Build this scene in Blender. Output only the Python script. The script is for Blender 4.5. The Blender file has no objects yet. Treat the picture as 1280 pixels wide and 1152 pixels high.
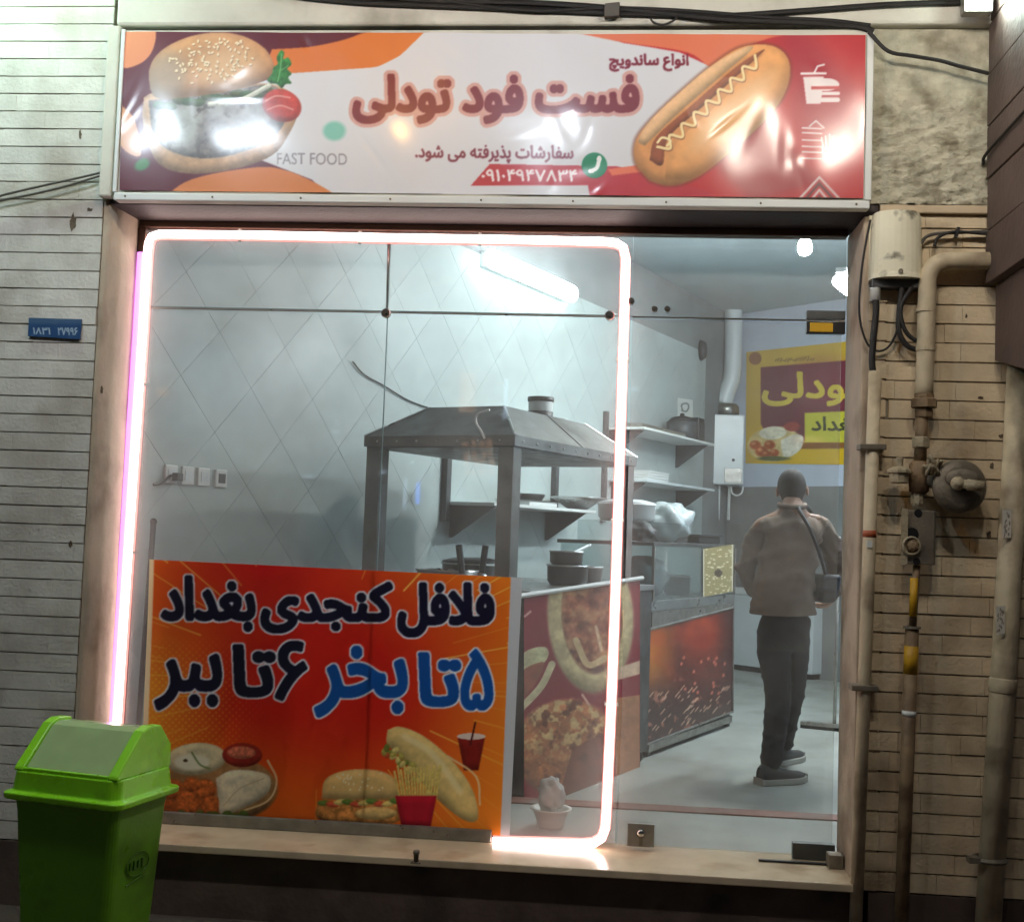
import bpy, bmesh, math, random
import numpy as np
from mathutils import Vector, Matrix
random.seed(7); np.random.seed(7)
sc = bpy.context.scene
COL = sc.collection
PI = math.pi

# ------------------------------------------------------------------ camera
F = 1500.0                                   # focal length in photo pixels (1280 wide)
CAM = np.array([0.0, -4.365, 1.33])
YAW, PITCH, ROLL = [math.radians(a) for a in (5.0, 3.51, 2.03)]
def _axes():
    f = np.array([-math.sin(YAW)*math.cos(PITCH), math.cos(YAW)*math.cos(PITCH), math.sin(PITCH)])
    r = np.array([math.cos(YAW), math.sin(YAW), 0.0]); u = np.cross(r, f)
    return r*math.cos(ROLL)+u*math.sin(ROLL), -r*math.sin(ROLL)+u*math.cos(ROLL), f
AX_R, AX_U, AX_F = _axes()
cd = bpy.data.cameras.new('camera'); cam = bpy.data.objects.new('camera', cd); COL.objects.link(cam)
cd.sensor_fit = 'HORIZONTAL'; cd.sensor_width = 36; cd.lens = 36*F/1280; cd.clip_start = 0.05; cd.clip_end = 500
mw = Matrix.Identity(4)
for i in range(3):
    mw[i][0] = AX_R[i]; mw[i][1] = AX_U[i]; mw[i][2] = -AX_F[i]; mw[i][3] = CAM[i]
cam.matrix_world = mw
sc.camera = cam

# ------------------------------------------------------------------ night sky, faint sun, exposure
wd = bpy.data.worlds.new('World'); sc.world = wd; wd.use_nodes = True
nt = wd.node_tree; bg = nt.nodes['Background']
sky = nt.nodes.new('ShaderNodeTexSky'); sky.sky_type = 'NISHITA'; sky.sun_disc = False
SUN_EL, SUN_ROT = math.radians(50), math.radians(20)
sky.sun_elevation = SUN_EL; sky.sun_rotation = SUN_ROT
nt.links.new(sky.outputs[0], bg.inputs[0]); bg.inputs[1].default_value = 0.006
sl = bpy.data.lights.new('sun', 'SUN'); sl.energy = 0.02; sl.angle = math.radians(0.5); sl.color = (1, .93, .82)
so = bpy.data.objects.new('sun', sl); COL.objects.link(so); so.rotation_euler = (math.radians(40), 0, math.radians(160)); so.location = (3, 8, 9)
vs = sc.view_settings; vs.view_transform = 'Standard'; vs.look = 'None'; vs.gamma = 1; vs.exposure = 1.35; vs.use_curve_mapping = False
sc.cycles.use_denoising = True; sc.cycles.use_adaptive_sampling = True; sc.cycles.adaptive_threshold = .03
sc.cycles.max_bounces = 7; sc.cycles.diffuse_bounces = 4; sc.cycles.glossy_bounces = 3; sc.cycles.transparent_max_bounces = 16; sc.cycles.sample_clamp_indirect = 6
sc.cycles.caustics_reflective = False; sc.cycles.caustics_refractive = False

# ------------------------------------------------------------------ pixel -> place
def ray(x, y):
    x = np.asarray(x, float)[..., None]; y = np.asarray(y, float)[..., None]
    return AX_F + AX_R*((x-640)/F) - AX_U*((y-576)/F)
def ony(x, y, Y):
    d = ray(x, y); return CAM + d*((Y-CAM[1])/d[..., 1:2])
def onz(x, y, Z):
    d = ray(x, y); return CAM + d*((Z-CAM[2])/d[..., 2:3])
def onplane(x, y, p, n):
    d = ray(x, y); n = np.asarray(n, float); p = np.asarray(p, float)
    return CAM + d*(((p-CAM)@n)/(d@n))[..., None]
def V(a): return Vector([float(t) for t in a])

ZS, FL = 0.168, 0.10          # threshold top, shop floor
GROUND = -0.10
GY = 0.25                     # glass plane
AL = math.radians(24)         # the shop runs back at an angle to its front
W = np.array([math.sin(AL), math.cos(AL), 0]); N = np.array([math.cos(AL), -math.sin(AL), 0])
def I(s, n, z): return Vector((W[0]*s+N[0]*n, W[1]*s+N[1]*n, z))
NW, NC, ND, NH0, NH1 = -2.168, -0.764, -0.838, -0.88, -1.728
def onn(x, y, n): return onplane(x, y, N*n, N)      # photo pixel -> plane parallel to the shop's long walls
BD = np.array([.7071, -.7071, 0]); BN = np.array([-.7071, -.7071, 0])   # the skewed back wall
BSUM = 8.954
def onback(x, y, off=0.0): return onplane(x, y, np.array([BSUM/2, BSUM/2, 0]) + BN*off, BN)
CEIL, TILETOP = 3.63, 3.13

# ------------------------------------------------------------------ materials
def lin(c):
    c = np.asarray(c, float)/255.0
    return tuple(np.where(c <= .04045, c/12.92, ((c+.055)/1.055)**2.4))
def mat(name, rgb, rough=.6, metal=0, var=0.0, vscale=6.0, bump=0.0, bscale=60.0, dirt=None, dscale=2.5, dlo=.5, dhi=.75, objvar=0.0, emit=None, estr=0, coat=0, spec=.5, trans=0, coords='Object', rvar=0.0):
    m = bpy.data.materials.new(name); m.use_nodes = True; t = m.node_tree; b = t.nodes['Principled BSDF']
    col = lin(rgb); L = t.links
    b.inputs['Base Color'].default_value = (*col, 1); b.inputs['Roughness'].default_value = rough; b.inputs['Metallic'].default_value = metal
    b.inputs['Specular IOR Level'].default_value = spec
    if coat: b.inputs['Coat Weight'].default_value = coat; b.inputs['Coat Roughness'].default_value = .12
    if trans: b.inputs['Transmission Weight'].default_value = trans
    if emit is not None:
        b.inputs['Emission Color'].default_value = (*lin(emit), 1); b.inputs['Emission Strength'].default_value = estr
    if var or bump or dirt is not None or objvar or rvar:
        tc = t.nodes.new('ShaderNodeNewGeometry') if coords == 'World' else t.nodes.new('ShaderNodeTexCoord'); src = tc.outputs['Position' if coords == 'World' else coords]
        cur = None
        def noise(scale, det=6):
            n = t.nodes.new('ShaderNodeTexNoise'); n.inputs['Scale'].default_value = scale; n.inputs['Detail'].default_value = det
            L.new(src, n.inputs['Vector']); return n.outputs['Fac']
        def mix(a, bcol, fac, mode='MIX'):
            x = t.nodes.new('ShaderNodeMix'); x.data_type = 'RGBA'; x.blend_type = mode
            if hasattr(fac, 'links'): L.new(fac, x.inputs[0])
            else: x.inputs[0].default_value = fac
            for k, val in ((6, a), (7, bcol)):
                if hasattr(val, 'links'): L.new(val, x.inputs[k])
                else: x.inputs[k].default_value = (*val, 1)
            return x.outputs[2]
        def ramp(v, lo, hi, a=0., c=1.):
            r = t.nodes.new('ShaderNodeMapRange'); r.inputs[1].default_value = lo; r.inputs[2].default_value = hi
            r.inputs[3].default_value = a; r.inputs[4].default_value = c; L.new(v, r.inputs[0]); return r.outputs[0]
        cur = col
        if var:
            d = tuple(max(0, c*(1-var)) for c in col); l = tuple(min(1, c*(1+var*.7)) for c in col)
            cur = mix(d, l, ramp(noise(vscale), .3, .7))
        if objvar:
            oi = t.nodes.new('ShaderNodeObjectInfo')
            d = ramp(oi.outputs['Random'], 0, 1, 1-objvar, 1+objvar*.4)
            cc = t.nodes.new('ShaderNodeCombineColor'); 
            for k in range(3): L.new(d, cc.inputs[k])
            cur = mix(cur, cc.outputs[0], 1.0, 'MULTIPLY')
        if dirt is not None:
            cur = mix(cur, lin(dirt), ramp(noise(dscale, 9), dlo, dhi, 0, .85))
        if hasattr(cur, 'links'): L.new(cur, b.inputs['Base Color'])
        if rvar: L.new(ramp(noise(vscale*1.7), .3, .7, max(0, rough-rvar), min(1, rough+rvar)), b.inputs['Roughness'])
        if bump:
            bp = t.nodes.new('ShaderNodeBump'); bp.inputs['Strength'].default_value = bump; bp.inputs['Distance'].default_value = .01
            L.new(noise(bscale, 8), bp.inputs['Height']); L.new(bp.outputs[0], b.inputs['Normal'])
    return m
def mat_print(name, rough=.35, translucent=0.0, coat=0.0, bump=0.0, bscale=14):
    m = bpy.data.materials.new(name); m.use_nodes = True; t = m.node_tree; b = t.nodes['Principled BSDF']; L = t.links
    a = t.nodes.new('ShaderNodeAttribute'); a.attribute_name = 'print'
    L.new(a.outputs['Color'], b.inputs['Base Color']); b.inputs['Roughness'].default_value = rough
    if coat: b.inputs['Coat Weight'].default_value = coat; b.inputs['Coat Roughness'].default_value = .155
    if bump:
        tc = t.nodes.new('ShaderNodeTexCoord'); n = t.nodes.new('ShaderNodeTexNoise'); n.inputs['Scale'].default_value = bscale; n.inputs['Detail'].default_value = 3
        bp = t.nodes.new('ShaderNodeBump'); bp.inputs['Strength'].default_value = bump; bp.inputs['Distance'].default_value = .02
        L.new(tc.outputs['Object'], n.inputs['Vector']); L.new(n.outputs['Fac'], bp.inputs['Height']); L.new(bp.outputs[0], b.inputs['Normal'])
    if translucent:
        tr = t.nodes.new('ShaderNodeBsdfTranslucent'); mx = t.nodes.new('ShaderNodeMixShader'); mx.inputs[0].default_value = translucent
        L.new(a.outputs['Color'], tr.inputs['Color']); L.new(b.outputs[0], mx.inputs[1]); L.new(tr.outputs[0], mx.inputs[2])
        L.new(mx.outputs[0], t.nodes['Material Output'].inputs['Surface'])
    return m
def mat_glass(name, tint=(.965, .98, .975), refl=.07, haze=.11):
    m = bpy.data.materials.new(name); m.use_nodes = True; t = m.node_tree; L = t.links; t.nodes.remove(t.nodes['Principled BSDF'])
    tr = t.nodes.new('ShaderNodeBsdfTransparent'); tr.inputs[0].default_value = (*tint, 1)
    gl = t.nodes.new('ShaderNodeBsdfGlossy'); gl.inputs['Roughness'].default_value = .02
    fc = t.nodes.new('ShaderNodeLayerWeight'); fc.inputs['Blend'].default_value = .5
    pw_ = t.nodes.new('ShaderNodeMath'); pw_.operation = 'POWER'; pw_.inputs[1].default_value = 4.0; L.new(fc.outputs['Facing'], pw_.inputs[0])
    lw = t.nodes.new('ShaderNodeMapRange'); lw.inputs[3].default_value = refl*.5; lw.inputs[4].default_value = .7; L.new(pw_.outputs[0], lw.inputs[0])
    m1 = t.nodes.new('ShaderNodeMixShader'); L.new(lw.outputs[0], m1.inputs[0]); L.new(tr.outputs[0], m1.inputs[1]); L.new(gl.outputs[0], m1.inputs[2])
    df = t.nodes.new('ShaderNodeBsdfDiffuse'); df.inputs[0].default_value = (.8, .82, .82, 1)  # pale diffuse mixed in, paints a haze over the view inside
    tc = t.nodes.new('ShaderNodeTexCoord'); n = t.nodes.new('ShaderNodeTexNoise'); n.inputs['Scale'].default_value = 2.2; n.inputs['Detail'].default_value = 7
    L.new(tc.outputs['Object'], n.inputs['Vector'])
    r = t.nodes.new('ShaderNodeMapRange'); r.inputs[1].default_value = .3; r.inputs[2].default_value = .75; r.inputs[3].default_value = haze*.4; r.inputs[4].default_value = haze*1.7
    L.new(n.outputs['Fac'], r.inputs[0])
    m2 = t.nodes.new('ShaderNodeMixShader'); L.new(r.outputs[0], m2.inputs[0]); L.new(m1.outputs[0], m2.inputs[1]); L.new(df.outputs[0], m2.inputs[2])
    L.new(m2.outputs[0], t.nodes['Material Output'].inputs['Surface'])
    return m

M = {}
M['brick'] = mat('painted brick', (212, 210, 202), .75, var=.10, vscale=9, bump=.35, bscale=70, dirt=(124, 108, 86), dscale=3.0, dlo=.47, dhi=.78, objvar=.07, coords='World')
M['brick_r'] = mat('painted brick grimy', (222, 204, 172), .75, var=.14, vscale=8, bump=.4, bscale=70, dirt=(128, 106, 80), dscale=3.4, dlo=.50, dhi=.74, objvar=.08, coords='World')
M['mortar'] = mat('dark mortar', (152, 142, 126), .95, var=.3, vscale=20, bump=.5, bscale=120)
M['plaster'] = mat('beige plaster', (186, 170, 150), .85, var=.16, vscale=5, bump=.5, bscale=25, dirt=(110, 92, 76), dscale=4)
M['beam'] = mat('white plaster beam', (206, 204, 192), .8, var=.12, vscale=5, bump=.4, bscale=30, dirt=(130, 122, 106), dscale=3, dlo=.55)
M['cement'] = mat('rough cement', (190, 186, 166), .95, var=.3, vscale=14, bump=.9, bscale=45, dirt=(124, 116, 94), dscale=9, dlo=.5, dhi=.68)
M['lintel'] = mat('dark lintel', (46, 34, 33), .6, var=.25, vscale=8, bump=.2)
M['stone'] = mat('cream stone sill', (206, 188, 160), .22, var=.14, vscale=7, dirt=(150, 126, 98), dscale=5, dlo=.55, dhi=.8, bump=.04, bscale=30)
M['plinth'] = mat('dark stone plinth', (96, 82, 74), .6, var=.3, vscale=5, bump=.25, bscale=40, dirt=(40, 34, 30), dscale=4)
M['pave'] = mat('dark paving', (88, 78, 70), .75, var=.25, vscale=3, bump=.3, bscale=60)
M['kerb'] = mat('asphalt', (52, 50, 48), .85, var=.3, vscale=30, bump=.6, bscale=200)
M['tile'] = mat('pale wall tile', (172, 184, 182), .5, var=.06, vscale=1.3, objvar=.05, bump=.05, bscale=5, dirt=(148, 158, 154), dscale=1.1, dlo=.5, dhi=.8, rvar=.08, coords='World')
M['grout'] = mat('grout', (160, 172, 170), .9)
M['plaster_g'] = mat('grey plaster', (132, 136, 136), .9, var=.12, vscale=3, bump=.2, bscale=30)
M['ceil'] = mat('ceiling paint', (176, 188, 190), .9, var=.06, vscale=1.2)
M['back'] = mat('back wall paint', (190, 200, 214), .8, var=.06, vscale=2)
M['backlow'] = mat('grey wall tile', (128, 130, 128), .5, var=.2, vscale=3)
M['floor'] = mat('grey floor', (158, 162, 156), .42, var=.12, vscale=1.6, dirt=(110, 108, 100), dscale=2.2, dlo=.5, dhi=.8, rvar=.1, bump=.04, bscale=20)
M['nosing'] = mat('red brown nosing', (118, 74, 60), .6, var=.2, vscale=8, dirt=(130, 130, 122), dscale=6)
M['steel'] = mat('brushed steel', (176, 178, 176), .34, metal=.9, var=.12, vscale=8, bump=.03, bscale=60, rvar=.1)
M['steel_d'] = mat('greasy dark steel', (96, 98, 98), .45, metal=.7, var=.2, vscale=8, rvar=.12)
M['chrome'] = mat('polished fitting', (190, 190, 186), .18, metal=1)
M['black'] = mat('black plastic', (28, 28, 30), .45, var=.2, vscale=10)
M['dark'] = mat('dark grey thing', (60, 62, 64), .5, var=.2, vscale=10)
M['white'] = mat('white plastic', (214, 218, 216), .4, var=.05, vscale=4)
M['enamel'] = mat('white enamel', (206, 214, 216), .3, var=.05, vscale=3)
M['yellow'] = mat('yellow fitting', (214, 168, 30), .4)
M['frame'] = mat('bronze frame', (92, 70, 58), .4, metal=.5, var=.15)
M['alu'] = mat('dull aluminium', (150, 148, 142), .4, metal=.8, var=.2, vscale=14, rvar=.15)
M['cable'] = mat('black cable', (30, 28, 27), .6)
M['cable_g'] = mat('grey cable', (86, 82, 76), .6)
M['pipe'] = mat('painted pipe', (198, 184, 156), .55, var=.16, vscale=9, dirt=(108, 90, 68), dscale=7, dlo=.5, dhi=.75, bump=.2, bscale=50)
M['pipe_d'] = mat('rusty pipe', (136, 114, 86), .65, var=.25, vscale=12, dirt=(72, 50, 34), dscale=9, dlo=.45, dhi=.7, bump=.3, bscale=60)
M['iron'] = mat('weathered iron', (128, 120, 106), .6, metal=.4, var=.3, vscale=14, bump=.3, bscale=60)
M['paintlump'] = mat('paint crusted brass', (170, 158, 132), .6, var=.25, vscale=20, bump=.5, bscale=80)
M['tape'] = mat('yellow tape', (196, 150, 30), .5, var=.2, vscale=20)
M['redtape'] = mat('red tape', (170, 84, 50), .5)
M['boxcover'] = mat('white painted box', (226, 222, 198), .55, var=.1, vscale=6, dirt=(92, 86, 70), dscale=9, dlo=.6, dhi=.68, bump=.1)
M['brown'] = mat('dark brown cladding', (90, 74, 68), .7, var=.25, vscale=5, bump=.3, bscale=40, objvar=.2)
M['green'] = mat('lime green plastic', (142, 220, 34), .3, var=.08, vscale=7, bump=.05, bscale=60, dirt=(96, 140, 40), dscale=9, dlo=.6, dhi=.85, rvar=.1)
M['greenb'] = mat('green plastic body', (98, 158, 22), .38, var=.06, vscale=4, dirt=(58, 74, 26), dscale=5, dlo=.5, dhi=.8, rvar=.12, bump=.05, bscale=70)
M['flap'] = mat('grey flap plastic', (160, 186, 132), .16, var=.1, vscale=9, dirt=(120, 126, 104), dscale=6, dlo=.55, dhi=.85)
M['mark'] = mat('moulded mark', (72, 118, 20), .5)
M['led'] = mat('led strip', (255, 255, 255), .5, emit=(255, 228, 220), estr=3.6)
M['ledside'] = mat('led sleeve', (240, 190, 190), .5, emit=(255, 150, 140), estr=.55)
M['ledviolet'] = mat('led sleeve violet', (220, 150, 220), .5, emit=(214, 130, 240), estr=.8)
for k_ in ('ledside', 'ledviolet'): M[k_].cycles.emission_sampling = 'NONE'
M['tube'] = mat('tube light', (255, 255, 255), .5, emit=(232, 248, 255), estr=8.5)
M['bulb'] = mat('bulb', (255, 255, 255), .5, emit=(255, 250, 242), estr=480.0)
M['tube2'] = mat('second tube light', (255, 255, 255), .5, emit=(240, 250, 255), estr=54.0)
M['flood'] = mat('flood light lens', (255, 255, 255), .5, emit=(236, 255, 244), estr=60.0)
M['glass'] = mat_glass('window glass')
M['glassd'] = mat_glass('display glass', (.9, .95, .95), .08, .05)
M['joint'] = mat('silicone joint', (120, 140, 140), .4)
M['plate'] = mat('blue enamel plate', (38, 74, 120), .35, var=.15, vscale=20)
M['platet'] = mat('worn plate lettering', (180, 200, 214), .5)
M['foam'] = mat('white foam', (224, 222, 214), .6)
M['napkin'] = mat('crumpled tissue', (214, 216, 212), .85)
M['hood'] = mat('greasy hood steel', (118, 120, 118), .5, metal=.55, var=.2, vscale=5, rvar=.12, dirt=(70, 66, 58), dscale=6, dlo=.5, dhi=.8, bump=.05, bscale=9)
M['shirt'] = mat('brown sweatshirt', (126, 109, 96), .95, var=.14, vscale=14, bump=.35, bscale=160, dirt=(88, 74, 64), dscale=5)
M['trouser'] = mat('black trousers', (15, 15, 19), .85, var=.2, vscale=6, bump=.2, bscale=50)
M['shoe'] = mat('dark shoe', (44, 46, 46), .7, var=.2, vscale=20)
M['sole'] = mat('grey sole', (150, 150, 142), .6)
M['skin'] = mat('skin', (150, 108, 84), .55, var=.06, vscale=20)
M['hair'] = mat('short black hair', (34, 29, 26), .8, var=.3, vscale=60, bump=.4, bscale=160)
M['bag'] = mat('plastic bag', (200, 212, 214), .25, trans=.35)
M['oil'] = mat('brown food', (120, 84, 50), .5, var=.3, vscale=30, bump=.5, bscale=90)

# ------------------------------------------------------------------ geometry helpers
class G:
    def __init__(s): s.v = []; s.f = []
    def add(s, vs, fs):
        o = len(s.v); s.v += [tuple(float(c) for c in p) for p in vs]; s.f += [tuple(i+o for i in q) for q in fs]; return s
    def hexa(s, p):   # 4 bottom, 4 top
        return s.add(p, [(3, 2, 1, 0), (4, 5, 6, 7), (0, 1, 5, 4), (1, 2, 6, 5), (2, 3, 7, 6), (3, 0, 4, 7)])
    def box(s, x0, x1, y0, y1, z0, z1):
        return s.hexa([(x0, y0, z0), (x1, y0, z0), (x1, y1, z0), (x0, y1, z0), (x0, y0, z1), (x1, y0, z1), (x1, y1, z1), (x0, y1, z1)])
    def ibox(s, s0, s1, n0, n1, z0, z1):
        return s.hexa([I(s0, n0, z0), I(s0, n1, z0), I(s1, n1, z0), I(s1, n0, z0), I(s0, n0, z1), I(s0, n1, z1), I(s1, n1, z1), I(s1, n0, z1)])
    def obox(s, c, ax, ay, az, hx, hy, hz):
        c = V(c); ax = V(ax).normalized()*hx; ay = V(ay).normalized()*hy; az = V(az).normalized()*hz
        return s.hexa([c-ax-ay-az, c+ax-ay-az, c+ax+ay-az, c-ax+ay-az, c-ax-ay+az, c+ax-ay+az, c+ax+ay+az, c-ax+ay+az])
    def tube(s, pts, r, seg=10, caps=True, closed=False):
        pts = [V(p) for p in pts]; n = len(pts); rs = r if hasattr(r, '__len__') else [r]*n
        o = len(s.v); prev = None
        for i, p in enumerate(pts):
            if closed: t = pts[(i+1) % n]-pts[i-1]
            else: t = (pts[min(i+1, n-1)]-pts[max(i-1, 0)])
            t = t.normalized() if t.length > 1e-9 else Vector((0, 0, 1))
            if prev is None:
                a = Vector((0, 0, 1)) if abs(t.z) < .9 else Vector((1, 0, 0)); u = t.cross(a).normalized()
            else:
                u = (prev - t*prev.dot(t)).normalized()
            prev = u; w = t.cross(u)
            for k in range(seg):
                an = 2*PI*k/seg; q = p + (u*math.cos(an)+w*math.sin(an))*rs[i]; s.v.append(tuple(q))
        m = n if closed else n-1
        for i in range(m):
            j = (i+1) % n
            for k in range(seg):
                k2 = (k+1) % seg; s.f.append((o+i*seg+k, o+i*seg+k2, o+j*seg+k2, o+j*seg+k))
        if caps and not closed:
            s.f.append(tuple(o+k for k in range(seg))[::-1]); s.f.append(tuple(o+(n-1)*seg+k for k in range(seg)))
        return s
    def lathe(s, prof, c, seg=24, axis=(0, 0, 1), sx=1, sy=1):
        c = V(c); t = V(axis).normalized(); a = Vector((0, 0, 1)) if abs(t.z) < .9 else Vector((1, 0, 0))
        u = t.cross(a).normalized() if abs(t.z) < .9 else Vector((1, 0, 0)); w = t.cross(u)
        o = len(s.v)
        for r, h in prof:
            for k in range(seg):
                an = 2*PI*k/seg; s.v.append(tuple(c + t*h + u*(r*sx*math.cos(an)) + w*(r*sy*math.sin(an))))
        for i in range(len(prof)-1):
            for k in range(seg):
                k2 = (k+1) % seg; s.f.append((o+i*seg+k, o+i*seg+k2, o+(i+1)*seg+k2, o+(i+1)*seg+k))
        s.f.append(tuple(o+k for k in range(seg))[::-1]); s.f.append(tuple(o+(len(prof)-1)*seg+k for k in range(seg)))
        return s
    def ellip(s, c, rx, ry, rz, seg=16, rings=10, fn=None):
        c = V(c); o = len(s.v)
        for i in range(rings+1):
            th = PI*i/rings
            for k in range(seg):
                ph = 2*PI*k/seg; p = Vector((rx*math.sin(th)*math.cos(ph), ry*math.sin(th)*math.sin(ph), rz*math.cos(th)))
                if fn: p = fn(p)
                s.v.append(tuple(c+p))
        for i in range(rings):
            for k in range(seg):
                k2 = (k+1) % seg; s.f.append((o+i*seg+k, o+(i+1)*seg+k, o+(i+1)*seg+k2, o+i*seg+k2))
        return s
def obj(name, g, m, parent=None, smooth=False, bevel=0, bseg=2):
    me = bpy.data.meshes.new(name)
    if isinstance(g, G): me.from_pydata(g.v, [], g.f)
    else: me = g; me.name = name
    me.validate(); me.update()
    me.materials.clear(); me.materials.append(M[m] if isinstance(m, str) else m)
    if smooth:
        for p in me.polygons: p.use_smooth = True
    o = bpy.data.objects.new(name, me); COL.objects.link(o)
    if bevel:
        b = o.modifiers.new('bevel', 'BEVEL'); b.width = bevel; b.segments = bseg; b.limit_method = 'ANGLE'
    if parent is not None: adopt(o, parent)
    return o
def adopt(o, parent):
    o.parent = parent
    p = parent; off = Vector((0, 0, 0))
    while p is not None: off += p.location; p = p.parent
    o.location = o.location - off
def tag(o, label, cat, group=None):
    o['label'] = label; o['category'] = cat
    if group: o['group'] = group
    return o
def thing(name, label, cat, loc=(0, 0, 0), group=None):
    o = bpy.data.objects.new(name, None); COL.objects.link(o); o.location = V(loc); o.empty_display_size = .1
    return tag(o, label, cat, group)
def struct(name, g, m, **k):
    o = obj(name, g, m, **k); o['kind'] = 'structure'; return o
def ball(c, r): return G().ellip(c, r, r, r, 14, 8)
def spline(pts, n=8):
    pts = [np.asarray(p, float) for p in pts]; out = []
    P = [2*pts[0]-pts[1]] + pts + [2*pts[-1]-pts[-2]]
    for i in range(1, len(P)-2):
        for k in range(n):
            t = k/n; a, b, c, d = P[i-1], P[i], P[i+1], P[i+2]
            out.append(.5*((2*b)+(c-a)*t+(2*a-5*b+4*c-d)*t*t+(3*b-a-3*c+d)*t**3))
    out.append(pts[-1]); return out

# ------------------------------------------------------------------ print painter (flat prints, in photo pixels)
FORMS = {'ا': (0xFE8D, 0), 'ب': (0xFE8F, 1), 'پ': (0xFB56, 1), 'ت': (0xFE95, 1), 'ج': (0xFE9D, 1), 'چ': (0xFB7A, 1), 'خ': (0xFEA5, 1), 'د': (0xFEA9, 0), 'ذ': (0xFEAB, 0), 'ر': (0xFEAD, 0), 'س': (0xFEB1, 1), 'ش': (0xFEB5, 1), 'ع': (0xFEC9, 1), 'غ': (0xFECD, 1), 'ف': (0xFED1, 1), 'ک': (0xFB8E, 1), 'ل': (0xFEDD, 1), 'م': (0xFEE1, 1), 'ن': (0xFEE5, 1), 'و': (0xFEED, 0), 'ه': (0xFEE9, 1), 'ی': (0xFBFC, 1)}
def shape(s):
    if not any(c in FORMS for c in s): return s
    out = []; pj = False; s = s.replace('لا', '\u0001')
    for i, ch in enumerate(s):
        n = s[i+1] if i+1 < len(s) else ''; nj = n in FORMS or n == '\u0001'
        if ch == '\u0001': out.append(chr(0xFEFC if pj else 0xFEFB)); pj = False; continue
        if ch not in FORMS: out.append(ch); pj = False; continue
        b, d = FORMS[ch]; jn = bool(d) and nj
        out.append(chr(b+(3 if (pj and jn) else 2 if jn else 1 if pj else 0))); pj = jn
    return ''.join(reversed(out))
def text_loops(s):
    c = bpy.data.curves.new('t', 'FONT'); c.body = shape(s); c.resolution_u = 4
    o = bpy.data.objects.new('t', c); COL.objects.link(o); bpy.context.view_layer.update()
    cu = o.to_curve(bpy.context.evaluated_depsgraph_get()); loops = []
    for sp in cu.splines:
        P = []
        if sp.type == 'BEZIER':
            n = len(sp.bezier_points)
            for k in range(n):
                a, b = sp.bezier_points[k], sp.bezier_points[(k+1) % n]
                p0, p1, p2, p3 = [np.array(q[:2]) for q in (a.co, a.handle_right, b.handle_left, b.co)]
                for t in (0, .25, .5, .75): P.append(p0*(1-t)**3+3*p1*t*(1-t)**2+3*p2*t*t*(1-t)+p3*t**3)
        else: P = [np.array(q.co[:2]) for q in sp.points]
        if len(P) > 2: loops.append(np.array(P))
    o.to_curve_clear(); bpy.data.objects.remove(o); bpy.data.curves.remove(c)
    return loops
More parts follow.
